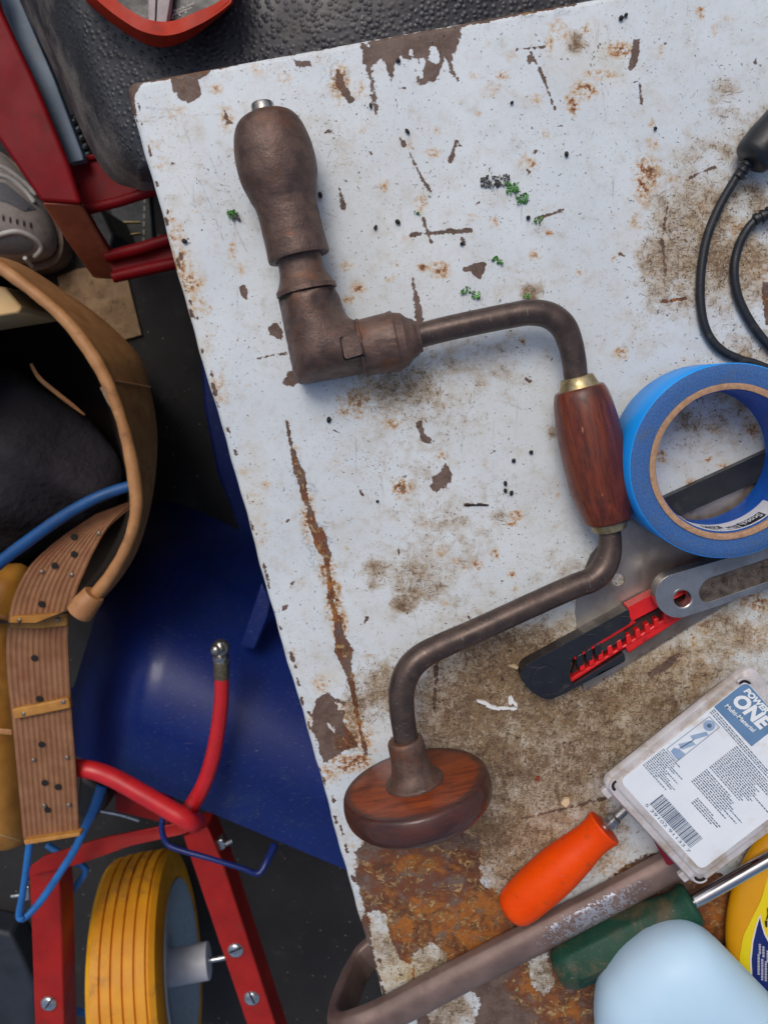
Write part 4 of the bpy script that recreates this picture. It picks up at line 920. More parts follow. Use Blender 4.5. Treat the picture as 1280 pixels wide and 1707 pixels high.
# ------------------------------------------------------------------ cables
def cables():
    MC = mat('black_rubber', c(34, 36, 40), c(26, 28, 32), scale=70, rough=.42, dirt=c(80, 76, 72), dirt_amt=.2, dirt_scale=120, bump=.2)
    def cable(root, P, a, b, z, rr):
        ptube(P, 8, 16).build('cable', MC, root, ang=180)
        prof = []
        for i in range(5):
            t = i/5; g = rr*(1+.35*t); prof += [(t, g*.80), (t+.02, g), (t+.12, g), (t+.14, g*.80)]
        lathe_px(a, b, [(-.02, rr*.7)]+prof+[(1.02, rr*1.2)], z, z+.003, 28).build('strain_relief', MC, root, ang=30)
    r = thing('plug_cable', at(1200, 450, 0), 'black power cable curving down from a thick moulded plug', 'cable')
    cable(r, [(1240, 274, .0075, 7.5), (1222, 303, .006, 7.4), (1198, 345, .004, 7.4), (1178, 395, .003, 7.4), (1168, 450, .0028, 7.4), (1167, 505, .0028, 7.4), (1176, 550, .0028, 7.4), (1198, 581, .0028, 7.4), (1232, 599, .0028, 7.4), (1262, 608, .0028, 7.4), (1340, 640, .0028, 7.4)], (1229, 296), (1262, 250), .007, 10)
    lathe_px((1249, 268), (1340, 170), [(-.01, 8), (-.01, 24), (.03, 31), (.09, 34), (.30, 36.5), (1, 37), (1, 10)], .0115, .0115, 40).build('plug_body', MC, r, ang=40)
    r = thing('thin_cable', at(1240, 470, 0), 'second black cable bending below the plug, nearest the photo edge', 'cable')
    r['label'] = 'black cable with ribbed strain relief, looping inside the longer plug cable'
    cable(r, [(1282, 353, .0055, 7.5), (1262, 364, .005, 7.4), (1243, 385, .004, 7.4), (1229, 415, .0028, 7.4), (1223, 450, .0028, 7.4), (1228, 490, .0028, 7.4), (1243, 525, .0028, 7.4), (1265, 558, .0028, 7.4), (1300, 598, .0028, 7.4)], (1256, 367), (1310, 342), .0052, 10)

# ------------------------------------------------------------------ litter on the table
def litter():
    MBL = mat('black_pellet', c(30, 26, 26), c(22, 20, 20), scale=900, rough=.6, bump=.5, bscale=1500)
    pel = [(308, 402, 20, 10), (679, 219, 50, 11), (618, 176, 80, 9), (626, 379, -70, 9), (663, 370, 40, 10), (664, 101, 35, 8), (534, 325, 70, 11), (842, 806, 80, 9), (842, 818, 80, 8), (852, 822, 110, 9), (856, 768, 50, 7), (885, 754, 70, 7), (880, 363, 110, 8), (853, 171, 60, 5), (1035, 30, 20, 8), (1043, 25, 50, 6), (944, 257, 80, 10), (1092, 214, 30, 6), (548, 700, 95, 11), (629, 836, 80, 5), (770, 406, 60, 6)]
    PL = ['near the left table edge, level with the chuck skirt', 'alone above the middle of the table, largest and longest', 'beside the long drip of the big bare patch', 'lower left one of a pair right of the chuck', 'upper right one of a pair right of the chuck', 'on the big bare patch at the top edge', 'touching the right side of the chuck waist',
      'upper one of two stacked pellets left of the wooden grip', 'lower one of two stacked pellets left of the wooden grip', 'reddish, just right of the two stacked pellets', 'above the three pellets left of the wooden grip', 'nearest the left side of the wooden grip', 'between the grey lint and the small green crumb', 'round, right of the big bare patch', 'left one of a touching pair near the top right corner', 'right one of a touching pair near the top right corner', 'feathery, alone right of the green crumb cluster', 'round, below the thin curled rust stain at upper right', 'with a thin tail, below the ratchet head', 'tiny, left of the rust ring in the table middle', 'where the crossed scratches end']
    for i, (x, y, a, L) in enumerate(pel):
        z = .0011; A = at(x-L*.5*math.cos(R(a)), y-L*.5*math.sin(R(a)), z); B = at(x+L*.5*math.cos(R(a)), y+L*.5*math.sin(R(a)), z); D = B-A; l = D.length
        q = random.uniform(.8, 1.15)
        o = MB().lathe(A, D, [(l*t, .00105*q*s) for t, s in ((0, .15), (.08, .6), (.3, 1), (.65, .95), (.9, .55), (1, .1))], 9, fn=lambda th, h: 1+.12*math.sin(th*3+h*3000)).build('black_pellet', MBL, None, ang=180)
        tag(o, 'small black pellet '+PL[i], 'pellet', 'black pellets on the table')
    tint = NT('green_foam'); f = tint.noise(900, 4); tint.out(Base_Color=tint.mix(tint.ramp(f, .35, .6), c(112, 184, 84), c(56, 100, 54)), Roughness=.8)
    MG = tint.m; MGR = mat('grey_lint', c(104, 100, 96), c(84, 80, 78), scale=900, rough=.9)
    def crumb(px, py, r, n, seed):
        rg = random.Random(seed); m = MB()
        for _ in range(n):
            s = rpx(rg.uniform(1.2, 3.2), px, py, 0); o = at(px+rg.uniform(-r, r), py+rg.uniform(-r, r)*.8, 0)+Vector((0, 0, s*.6+rg.uniform(0, .0012)))
            vs = [o+Vector((rg.uniform(-1, 1), rg.uniform(-1, 1), rg.uniform(-.6, .8)))*s*1.3 for _ in range(6)]
            for v in vs: v.z = max(v.z, .0002)
            m.add(vs, [[0, 1, 2], [0, 2, 3], [1, 3, 4], [2, 4, 5], [0, 4, 5], [3, 5, 1], [0, 1, 4], [2, 3, 5]])
        return m
    for x, y, r, n, lb in ((388, 358, 9, 26, 'green foam crumb beside the chuck of the hand brace'), (853, 315, 12, 44, 'largest cluster of green foam crumbs, joined to grey lint'), (869, 333, 10, 34, 'green foam crumb just below the grey lint cluster'), (776, 483, 7, 16, 'bright green crumb above the bend of the brace crank'), (793, 493, 7, 14, 'dull green and brown crumb beside the bright green crumb'), (896, 368, 7, 14, 'small green crumb at the tip of a dark paint scratch'), (829, 434, 8, 18, 'pale green dusty crumb above the brace crank'), (876, 494, 5, 10, 'tiny green crumb touching the top of the brace crank'), (694, 354, 4, 7, 'tiny round green crumb alone on the white paint')):
        tag(crumb(x, y, r, n, x).build('foam_crumb', MG, None, smooth=False, fix=False), lb, 'crumb', 'green crumbs on the table')
    for x, y, r, n, lb in ((812, 304, 11, 40, 'grey lint tuft left of the green crumb cluster'), (836, 302, 12, 46, 'grey lint tuft touching the green crumb cluster'), (394, 366, 6, 14, 'dark grey lint under the green crumb beside the chuck')):
        tag(crumb(x, y, r, n, x).build('lint_tuft', MGR, None, smooth=False, fix=False), lb, 'lint', 'lint on the table')
    MWF = mat('white_paint_flake', c(226, 226, 224), rough=.6)
    m = MB()
    for (x, y, w, h, a) in ((806, 1172, 12, 3, .3), (822, 1180, 13, 3.5, .25), (840, 1181, 12, 3, 0), (856, 1182, 6, 3, -.1), (851, 1168, 3.5, 9, .1), (858, 1174, 6, 3, .9)):
        q = [(x+i*w*math.cos(a)-j*h*math.sin(a)+random.uniform(-1, 1), y+i*w*math.sin(a)+j*h*math.cos(a)) for i, j in ((-1, -.6), (.2, -1), (1, -.3), (.8, .6), (-.1, .9), (-.9, .5))]
        s = slab(q, random.uniform(.0012, .0022), .0004); m.add(s.v, s.f)
    tag(m.build('paint_flake', MWF, None, smooth=False), 'curled flake of white paint lying on dirt left of the knife', 'flake')
    MCH = mat('pale_wood', c(226, 204, 164), c(206, 180, 140), rough=.7)
    tag(slab([(935, 1341), (941, 1333), (949, 1332), (950, 1340), (943, 1347)], .003, .0003).build('wood_chip', MCH, None, smooth=False, bevel=.0003), 'pale wood chip above the orange screwdriver handle', 'wood chip')
    tag(slab([(894, 1296), (899, 1295), (899, 1303), (893, 1302)], .0016, .0002).build('red_crumb', mat('red_crumb', c(140, 54, 32), rough=.8), None, smooth=False), 'tiny square rust red crumb right of the brace pad', 'crumb')
    tag(ptube([(775, 842, .0006, 1.4), (814, 842, .0006, 1.4)], 1, 6).build('wire_stub', M_GAP, None), 'short straight dark wire stub lying on the clean white paint', 'wire')
    # dirt specks and dry grass bits, far too many to count
    def bits(N, pick, Lr, Wr, mt, nm, lb):
        m = MB(); vs = []; fs = []
        for _ in range(N):
            x, y = pick(); L, w = random.uniform(*Lr), random.uniform(*Wr); a = random.uniform(0, math.pi)+0
            o = at(x, y, 0); k = rpx(1, x, y, 0); u = Vector((math.cos(a), math.sin(a), 0))*L*k; v = Vector((-math.sin(a), math.cos(a), 0))*w*k; hz = Vector((0, 0, w*k*1.1)); bend = v*random.uniform(-2, 2)*(L/(w*6+.1))*.3
            b = len(vs); o = o+Vector((0, 0, .0001))
            vs += [o-u, o-v*.5+bend, o+v*.5+bend, o+u, o+hz+bend]
            fs += [[b, b+1, b+4], [b+1, b+3, b+4], [b+3, b+2, b+4], [b+2, b, b+4]]
        m.add(vs, fs); o = m.build(nm, mt, None, smooth=False, fix=False); tag(o, lb, None, None, 'stuff'); return o
    gw = [(g, g[2]*g[3]*g[4]) for g in GRIME if g[4] > .3]
    def dirty():
        while True:
            g = random.choices([q[0] for q in gw], [q[1] for q in gw])[0]; x, y = g[0]+random.gauss(0, .5)*g[2], g[1]+random.gauss(0, .5)*g[3]
            if 330 < x < 1300 and 10 < y < 1690 and x > 225+(y-140)*.281: return x, y
    def anyw():
        while True:
            x, y = random.uniform(225, 1290), random.uniform(20, 1650)
            if x > 222+(y-140)*.281 and y > 135-(x-212)*.18: return x, y
    bits(1500, anyw, (.7, 2.6), (.5, 1.3), mat('dark_speck', c(56, 48, 44), c(36, 30, 28), scale=400, rough=.9), 'dirt_specks', 'dark specks of dirt scattered over the whole table')
    bits(3600, dirty, (1, 4.5), (.4, 1.1), mat('dark_fibre', c(78, 60, 46), c(52, 40, 32), scale=400, rough=.9), 'dirt_crumbs', 'dark brown crumbs and fibres in the dirty patches')
    bits(4200, dirty, (2, 9), (.35, .8), mat('dry_grass', c(184, 164, 126), c(140, 118, 84), scale=300, rough=.8), 'grass_bits', 'dry straw coloured grass bits in the dirty patches')
    for P in (([(398, 417), (365, 412), (352, 420)]), ([(352, 419), (360, 411), (374, 417)])):
        pass

# ------------------------------------------------------------------ the ground and the things standing beside the table
def floor():
    n = NT('dark_rough_concrete'); f = n.noise(9, 6, .6); g = n.noise(160, 6, .65)
    col = n.mix(n.ramp(f, .3, .7), c(38, 37, 37), c(28, 27, 28)); col = n.mix(n.ramp(n.noise(34, 7, .7), .56, .76), col, c(58, 56, 55))
    v = n.vor(140); rn = n.N('ShaderNodeSeparateColor', {0: v.outputs['Color']}).outputs[0]
    col = n.mix(n.math('MULTIPLY', n.math('LESS_THAN', v.outputs['Distance'], .14), n.math('GREATER_THAN', rn, .9)), col, c(140, 132, 120))
    n.out(Base_Color=col, Roughness=.85, Normal=n.bump(g, .6, .002))
    o = MB().grid([[Vector((x, y, FLOOR)) for x in (-40, -2, 2, 40)] for y in (-40, -2, 2, 40)]).build('ground', n.m, None, origin=(0, 0, FLOOR), smooth=False)
    tag(o, 'dark rough concrete ground under the work table', None, None, 'structure')

def loft(rings, mt, name, parent=None, closed=True, cap=True, **kw):
    n = len(rings[0]); vs = [v for r in rings for v in r]; m = len(rings)
    fs = [[i*n+k, i*n+(k+1) % n, (i+1)*n+(k+1) % n, (i+1)*n+k] for i in range(m-1) for k in range(n if closed else n-1)]
    if cap: fs += [list(range(n))[::-1], [(m-1)*n+k for k in range(n)]]
    return MB().add(vs, fs).build(name, mt, parent, **kw)
def down(P, z): return [Vector((p.x, p.y, z)) for p in P]

def black_case():
    n = NT('pebbled_black_vinyl'); v1 = n.vor(300); v2 = n.vor(520); h = n.ramp(v1.outputs['Distance'], 0, .6, 1, 0); h2 = n.ramp(v2.outputs['Distance'], 0, .6, 1, 0)
    w = n.ramp(n.attr('wear'), .2, .8)
    hh = n.math('ADD', n.math('MULTIPLY', h, n.math('SUBTRACT', 1.0, w)), n.math('MULTIPLY', h2, n.math('MULTIPLY', w, .35)))
    col = n.mix(n.ramp(n.noise(40, 5), .3, .7), c(58, 58, 62), c(44, 44, 48)); col = n.mix(n.math('MULTIPLY', n.ramp(n.noise(14, 6, .7), .45, .65), n.math('ADD', .25, n.math('MULTIPLY', w, .6))), col, c(132, 124, 116))  # dust mottling, plus a paler tone painting light onto the sloped side
    n.out(Base_Color=col, Roughness=n.ramp(n.noise(50, 4), .3, .7, .38, .6), Normal=n.bump(hh, .6, .0013), Specular_IOR_Level=.5)
    r = thing('tool_case', at(500, 60, FLOOR), 'big black pebbled plastic tool case behind the top edge of the white table', 'case')
    inner = [(100, -90), (112, 0), (140, 90), (170, 165), (200, 232), (228, 272), (260, 284), (520, 250), (900, 190), (1150, 130), (1150, -220), (600, -240), (250, -200)]
    outer = [(-14, -110), (34, 0), (99, 135), (153, 252), (188, 300), (226, 314), (270, 316), (530, 290), (930, 230), (1180, 150), (1180, -240), (600, -280), (200, -240)]
    I = cat(inner, 4, True); O = cat(outer, 4, True)
    mid = [((a[0]*.45+b[0]*.55), (a[1]*.45+b[1]*.55)) for a, b in zip(I, O)]
    ins = [(480+(x-480)*.94, 20+(y-20)*.94) for x, y in I]
    rings = [pxs(ins, -.085), pxs(I, -.092), pxs(mid, -.125), pxs(O, -.185)]; rings.append(pxs([(480+(x-480)*.9, 20+(y-20)*.9) for x, y in O], FLOOR+.001))
    k = len(I); vs = [v for q in rings for v in q]; m = len(rings)
    fs = [[i*k+j, i*k+(j+1) % k, (i+1)*k+(j+1) % k, (i+1)*k+j] for i in range(m-1) for j in range(k)]+[list(range(k))[::-1], [(m-1)*k+j for j in range(k)]]
    wear = [0.0]*k+[.25]*k+[.95]*k+[1.0]*(2*k)  # rises towards the sloped side, where the lit tone is painted
    MB().add(vs, fs, None, wear).build('case_shell', n.m, r, ang=80)
    # orange tray on it, with its contents
    MO = mat('orange_red_plastic', c(184, 44, 14), c(166, 36, 10), scale=60, rough=.55, spec=.25, bump=.1, dirt=c(110, 40, 24), dirt_amt=.2)
    t = thing('orange_tray', at(265, 0, -.085), 'orange red plastic tray with a pointed lip, on the black tool case', 'tray')
    out = cat([(120, -60), (140, -12), (165, 16), (200, 43), (232, 63), (258, 73), (285, 72), (320, 57), (350, 34), (376, 12), (386, -4), (392, -60)], 5)
    inn = cat([(158, -60), (172, -16), (192, 4), (220, 24), (246, 37), (278, 41), (305, 35), (332, 23), (355, 14), (374, 2), (381, -8), (386, -60)], 5)
    zi, zo = -.058, -.066
    MB().grid([pxs(inn, zi-.012), pxs(inn, zi), pxs([(a[0]*.5+b[0]*.5, a[1]*.5+b[1]*.5) for a, b in zip(inn, out)], zi+.001), pxs(out, zo), pxs(out, zo-.018)], .0015).build('tray_lip', MO, t, ang=50)
    slab(out, -.0825, -.0845).build('tray_floor', MO, t)
    MPk = mat('black_packet_film', c(34, 38, 38), c(26, 30, 30), rough=.4, bump=.3, bscale=60, bdist=.002)
    pk = slab([(150, -60), (171, -15), (192, 5), (220, 25), (246, 38), (278, 41), (305, 35), (332, 22), (355, 13), (374, 1), (383, -60)], -.068, -.081).build('black_packet', MPk, None, bevel=.001)
    tag(pk, 'black packet with small white printing inside the orange tray', 'packet')
    ML = mat('pale_print', c(196, 190, 186), rough=.6)
    for tx, a, b, hh in (('Stock and', (290, 21), (324, 7), 5.5), ('collection', (288, 27), (320, 14), 5.5), ('( l l', (287, 32), (312, 23), 5)):
        vs, fs = text_mesh(tx, False); A, B = at(*a, -.0675), at(*b, -.0675); d = B-A; w = Vector((-d.y, d.x, 0)).normalized()*rpx(hh*.5, *a, -.0675)*1.6
        MB().add([A+d*x+w*y for x, y in vs], fs).build('printed_lettering', ML, pk, smooth=False, fix=False)
    st = slab([(248, -60), (288, -60), (284, 0), (278, 40), (260, 40), (246, 36)], -.060, -.066); 
    o = st.build('grey_strip', mat('pale_mauve_plastic', c(160, 146, 146), c(146, 134, 134), rough=.5), None, bevel=.0008)
    tag(o, 'pale grey mauve plastic strip standing in the orange tray', 'strip')
    rb = slab([(262, -60), (264, -60), (260, 39), (258, 38)], -.0592, -.062).build('strip_groove', M_GAP, o)

def hand_truck():
    MR = mat('dark_red_enamel', c(128, 12, 22), c(112, 8, 18), scale=30, rough=.5, bump=.06, dirt=c(84, 40, 40), dirt_amt=.15, spec=.18)
    MT = mat('faded_brown_primer', c(170, 100, 76), c(148, 82, 62), scale=40, rough=.5, bump=.12, dirt=c(110, 70, 56), dirt_amt=.3)  # tan reflection on the rail's lower end, put into its colour
    r = thing('hand_truck', at(120, 330, FLOOR), 'dark red metal hand truck frame standing beside the black tool case', 'hand truck')
    z = -.38
    slab([(-60, -120), (-14, -50), (0, 12), (60, 140), (112, 268), (136, 340), (68, 336), (0, 236), (-60, 150)], z, z-.010).build('side_rail', MR, r, bevel=.004, seg=3)
    zz = lambda x, y: z-.0005-.10*max(0, (y-336)/125)
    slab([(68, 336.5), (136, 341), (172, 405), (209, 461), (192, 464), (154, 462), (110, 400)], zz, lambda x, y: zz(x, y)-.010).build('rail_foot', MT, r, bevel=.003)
    slab([(134, 341), (141, 346), (176, 404), (212, 460), (209, 461), (172, 405)], lambda x, y: zz(x, y)-.004, lambda x, y: zz(x, y)-.012).build('rail_edge', MR, r)
    zp = -.43
    slab(rnd_poly([(108, 268), (160, 259), (205, 300), (270, 300), (262, 314), (244, 323), (142, 349), (134, 330)], [3, 6, 6, 4, 4, 4, 8, 4]), zp, zp-.004).build('cross_plate', MR, r, bevel=.0015)
    MB().tube([at(144, 350, zp+.002), at(200, 336, zp+.002), at(262, 316, zp+.002)], .0055, 10).build('plate_lip', MR, r)
    MB().tube([at(112, 272, zp+.002), at(160, 261, zp+.002)], .003, 8).build('plate_lip', MR, r)
    slab([(125+6*math.cos(t)*.8, 310+7*math.sin(t)) for t in np.linspace(0, 6.28, 14, endpoint=False)], zp+.0012, zp-.001).build('bolt_hole', M_GAP, r)
    zq = -.46
    slab([(180, 430), (290, 398), (296, 438), (192, 460)], zq, zq-.004).build('cross_channel', MR, r)
    MB().tube([at(178, 428, zq+.006), at(235, 414, zq+.008), at(292, 396, zq+.006)], .0065, 10).build('channel_lip', MR, r)
    MB().tube([at(190, 462, zq+.006), at(240, 450, zq+.008), at(296, 438, zq+.006)], .0065, 10).build('channel_lip', MR, r)
    MB().tube([at(10, 170, -.395), at(10, 170, FLOOR+.002)], .012, 10).build('support_leg', MR, r)
    zs = -.41
    o = slab([(-14, -30), (22, -30), (34, 0), (90, 130), (138, 258), (140, 266), (114, 272), (60, 140), (4, 10)], zs, zs-.012).build('steel_angle_bar', mat('blue_grey_paint', c(96, 116, 138), c(82, 98, 118), scale=24, rough=.45, bump=.1, dirt=c(120, 116, 112), dirt_amt=.2), None, bevel=.001)
    tag(o, 'flat blue grey painted steel bar between red hand truck and black case', 'steel bar')
    MCH = mat('zinc_chain', c(150, 156, 154), c(110, 114, 112), rough=.35, metal=.7)
    ch = thing('chain', at(128, 215, -.5), 'short length of zinc chain showing beside the blue grey bar', 'chain'); l0 = None
    P = [(118, 200), (126, 212), (132, 226), (138, 240), (142, 254)]
    for i, (x, y) in enumerate(P):
        if l0 is None:
            m = MB(); K = [at(x+8*math.cos(t), y+6*math.sin(t), -.5+.006*math.sin(2*t)) for t in np.linspace(0, 6.283, 17)]
            l0 = m.tube(K, .0032, 8).build('link', MCH, ch, ang=180); p0 = at(x, y, -.5)
        else: copy_to(l0, ch, at(x, y, -.5)-p0)

def ground_things():
    o = slab([(96, 462), (130, 448), (206, 440), (212, 462), (236, 558), (186, 572), (150, 560), (110, 520)], FLOOR+.006, FLOOR+.0005).build('cardboard_piece', mat('dirty_cardboard', c(150, 124, 94), c(124, 100, 74), scale=60, rough=.85, dirt=c(70, 54, 42), dirt_amt=.35, dirt_scale=90, bump=.3), None, smooth=False)
    tag(o, 'torn piece of brown cardboard on the ground below the red frame', 'cardboard')
    MG = mat('grey_rubber', c(70, 72, 72), c(56, 58, 60), scale=60, rough=.7, dirt=c(100, 96, 90), dirt_amt=.25)
    o = slab([(180, 335), (248, 318), (256, 405), (204, 425)], FLOOR+.010, FLOOR+.0005).build('rubber_mat', MG, None, bevel=.002)
    tag(o, 'small dark grey rubber mat under the red cross plate', 'mat')
    st = slab([(240, 330), (243, 330), (243, 338), (240, 338)], FLOOR+.0112, FLOOR+.0095).build('stitch', mat('pale_thread', c(150, 144, 132), rough=.8), o); p0 = at(241, 334, FLOOR)
    for i in range(1, 6): copy_to(st, o, at(241-i*.4, 334+i*13, FLOOR)-p0)
    MS = mat('yellow_straw', c(196, 172, 104), c(176, 150, 90), rough=.6)
    tag(ptube([(197, 370, FLOOR+.012, 1.4), (234, 370, FLOOR+.012, 1.2)], 1, 6).build('matchstick', MS, None), 'upper of the two thin yellow sticks on the grey mat', 'stick', 'yellow sticks')
    tag(ptube([(197, 394, FLOOR+.012, 1.4), (234, 388, FLOOR+.012, 1.2)], 1, 6).build('matchstick', MS, None), 'lower, slightly tilted one of two thin yellow sticks on grey mat', 'stick', 'yellow sticks')
    tag(slab([(150, 348), (166, 344), (190, 392), (184, 418), (166, 392)], -.64, FLOOR+.001).build('black_block', mat('dull_black_plastic', c(44, 46, 44), c(34, 34, 34), rough=.6), None, bevel=.003), 'dull black block standing between red rail and grey mat', 'block')
    tag(slab([(-60, 1540), (18, 1556), (34, 1590), (58, 1640), (62, 1720), (30, 1760), (-60, 1760)], -.70, FLOOR+.001).build('rubber_slab', mat('dark_blue_rubber', c(40, 46, 56), c(30, 36, 44), scale=30, rough=.6, bump=.3), None, bevel=.006, seg=3), 'dark slate rubber slab beside the red wheel fork', 'rubber')
    # sneaker
    sh = thing('sneaker', at(20, 360, FLOOR), 'worn grey sneaker with white trim on the ground, toe beside the red frame', 'shoe')
    MU = mat('grey_suede', c(150, 142, 136), c(132, 124, 120), scale=90, rough=.85, bump=.4, bscale=500, dirt=c(110, 100, 92), dirt_amt=.3)
    MD = mat('dark_grey_mesh', c(98, 98, 102), c(84, 84, 88), scale=300, rough=.8, bump=.4); MW = mat('off_white_trim', c(186, 184, 180), c(170, 168, 164), rough=.6)
    MS2 = mat('brown_sole', c(112, 94, 82), c(88, 74, 66), rough=.7, bump=.3)
    o = cat([(-120, 205), (-20, 245), (30, 282), (64, 325), (86, 366), (95, 402), (84, 428), (40, 440), (-20, 440), (-120, 420)], 5, True)
    D = Dome(o, (-20, 340), -.705, .062, .02, 2.6, .5); D.mesh(14).build('upper', MU, sh, ang=180)
    so_ = cat([(-124, 200), (-20, 241), (33, 278), (70, 322), (95, 366), (106, 406), (92, 440), (45, 453), (-20, 452), (-124, 432)], 5, True)
    slab(so_, -.712, FLOOR+.001).build('sole', MS2, sh, bevel=.006, seg=3)
    drape(rnd_poly([(-30, 298), (10, 305), (40, 330), (62, 348), (40, 352), (10, 336), (-30, 330)], 6), D.z, .001, 8).build('mesh_panel', MD, sh, ang=180, fix=False)
    drape(rnd_poly([(-30, 405), (20, 392), (48, 396), (60, 412), (40, 424), (-30, 428)], 8), D.z, .001, 8).build('mesh_panel', MD, sh, ang=180, fix=False)
    for P in ([(-20, 272), (10, 282), (40, 304), (60, 326)], [(-20, 290), (12, 296), (38, 314), (58, 338)], [(-20, 398), (25, 386), (55, 396), (70, 412), (58, 428)]):
        K = cat(P, 6); MB().tube([at(x, y, D.z(x, y)+.0005) for x, y in K], .0035, 8).build('trim_cord', MW, sh, ang=180)
    e0 = None
    for i in range(5):
        x, y = 6+i*11.5, 364+i*3
        q = [(x-1.5, y-5), (x+1.5, y-5), (x+1.5, y+4), (x-1.5, y+4)]
        drape(q, D.z, .0012, 3).build('lace_hole', M_GAP, sh, fix=False)
    MB().tube([at(42, 430, -.67), at(54, 444, -.69)], .003, 6).build('lace_end', MW, sh)

def leather_bag():
    ML = mat('tan_leather', c(190, 138, 88), c(168, 116, 70), scale=50, rough=.55, dirt=c(110, 70, 44), dirt_amt=.3, dirt_scale=40, bump=.3, bscale=260, bdist=.001, scr=.1)
    MI = mat('dark_lining', c(46, 34, 26), c(30, 24, 22), scale=30, rough=.9)
    MY = mat('ochre_leather', c(196, 138, 54), c(170, 112, 40), scale=28, rough=.5, dirt=c(120, 70, 28), dirt_amt=.4, dirt_scale=24, bump=.3, bscale=220, bdist=.001)
    r = thing('leather_tool_bag', at(60, 760, FLOOR), 'open tan leather tool bag with a rolled rim, dark inside', 'tool bag')
    inner = cat([(-60, 415), (-20, 432), (10, 452), (60, 490), (110, 534), (150, 585), (177, 632), (200, 690), (215, 745), (225, 800), (228, 850), (216, 900), (192, 948), (165, 985), (140, 1008)], 5)
    outer = cat([(-60, 408), (-20, 422), (40, 442), (112, 488), (172, 532), (232, 592), (250, 645), (262, 715), (260, 790), (248, 860), (232, 912), (212, 950), (186, 984), (166, 1004), (150, 1020)], 5)
    zi, zo = -.27, -.37
    rows = []
    for t in np.linspace(0, 1, 7):
        z = zi+(zo-zi)*t**1.3
        rows.append([at(a[0]+(b[0]-a[0])*t, a[1]+(b[1]-a[1])*t, z+.003*math.sin(i*.9)*t*(1-t)) for i, (a, b) in enumerate(zip(inner, outer))])
    rows.append(pxs([(40+(x-40)*.93, 740+(y-740)*.93) for x, y in outer], FLOOR+.002))
    MB().grid(rows, .004).build('bag_wall', ML, r, ang=60)
    MB().tube(pxs(inner, zi+.001), [.0058+.0002*math.sin(i*1.7)+.0005*math.sin(i*.31) for i in range(len(inner))], 12).build('rolled_rim', ML, r, ang=180)
    lathe_px((158, 990), (132, 1022), [(0, 17), (.05, 19), (.6, 22), (.95, 23), (1, 21)], zi+.004, zi+.004, 20).build('rim_end_cap', ML, r, ang=40)
    for i, t in enumerate((30, 36)):
        a, b = inner[t], outer[t]; K = [(a[0]+(b[0]-a[0])*s, a[1]+(b[1]-a[1])*s, zi+(zo-zi)*s**1.3+.004) for s in np.linspace(-.1, 1, 8)]
        if i == 0: MB().tube([at(*k) for k in K], .0012, 6).build('seam_thread', mat('tan_thread', c(190, 136, 96), rough=.7), r)
    ring = inner+[(60, 1040), (-60, 1040), (-160, 900), (-200, 700), (-160, 480)]
    cx, cy = 40, 740
    rr = [pxs([(cx+(x-cx)*s, cy+(y-cy)*s) for x, y in ring], z) for s, z in ((1, zi-.006), (.98, -.36), (.90, -.52), (.5, -.55))]
    nr = len(rr[0]); lm = MB().add([v for q in rr for v in q], [[i*nr+k, i*nr+(k+1) % nr, (i+1)*nr+(k+1) % nr, (i+1)*nr+k] for i in range(len(rr)-1) for k in range(nr)]+[[(len(rr)-1)*nr+k for k in range(nr)]]); lm.build('bag_lining', MI, r, ang=80)
    MY2 = MY
    pk = thing('leather_pouch', at(0, 1180, FLOOR), 'ochre leather pouch on the floor side behind the ribbed brown belt', 'pouch')
    pk['label'] = 'ochre yellow leather pouch half hidden behind the ribbed brown belt'
    o = rnd_poly([(-90, 950), (40, 938), (60, 1000), (60, 1300), (60, 1390), (30, 1409), (-90, 1396)], [20, 20, 10, 10, 20, 14, 20], 4)
    D = Dome(o, (-20, 1180), -.40, .06, .05, 4, .5); D.mesh(12).build('pouch_body', MY2, pk, ang=180)
    K = [(-20, 1030), (0, 1034), (14, 1040)]
    for a, b in (((-30, 1022), (14, 1026)), ((-30, 1212), (20, 1216))):
        drape([a, b, (b[0], b[1]+9), (a[0], a[1]+9)], D.z, .002, 8).build('pouch_seam', ML, pk, ang=180, fix=False)
    s0 = None
    for i in range(9):
        x, y = 2+i*4.0, 1392+i*1.2
        q = [(x-1.3, y-.8), (x+1.3, y-.4), (x+1.3, y+.8), (x-1.3, y+.4)]
        drape(q, D.z, .002, 3).build('stitch', mat('cream_thread', c(220, 200, 150), rough=.7) if i == 0 else bpy.data.materials['cream_thread'], pk, fix=False)
    # ribbed belt
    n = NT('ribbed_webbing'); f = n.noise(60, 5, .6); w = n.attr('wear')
    col = n.mix(n.ramp(f, .3, .7), c(158, 112, 78), c(136, 92, 60)); col = n.mix(n.ramp(n.noise(22, 5, .6), .5, .7), col, c(140, 84, 54)); col = n.mix(n.math('MULTIPLY', n.math('SUBTRACT', 1.0, w), .32), col, c(84, 54, 36))  # grooves between the ribs coloured darker
    n.out(Base_Color=col, Roughness=.8, Normal=n.bump(n.noise(700, 4, .6, n.mapping((1, .3, 1))), .5, .0008))
    bl = thing('ribbed_belt', at(70, 1200, -.40), 'wide brown ribbed belt with eyelet holes and two ochre leather keepers', 'belt')
    pairs = [(160, 862, 226, 836), (105, 897, 186, 872), (64, 928, 158, 918), (38, 962, 141, 955), (19, 1010, 128, 988), (11, 1070, 115, 1046), (13, 1130, 115, 1098), (20, 1194, 120, 1190), (28, 1276, 127, 1284), (40, 1405, 133, 1392)]
    PP = cat(pairs, 7); nc = 89; rows = []; wear = []
    def zb(v): return -.318+.012*math.sin(v*3.0)+(.0 if v < .95 else -.002)
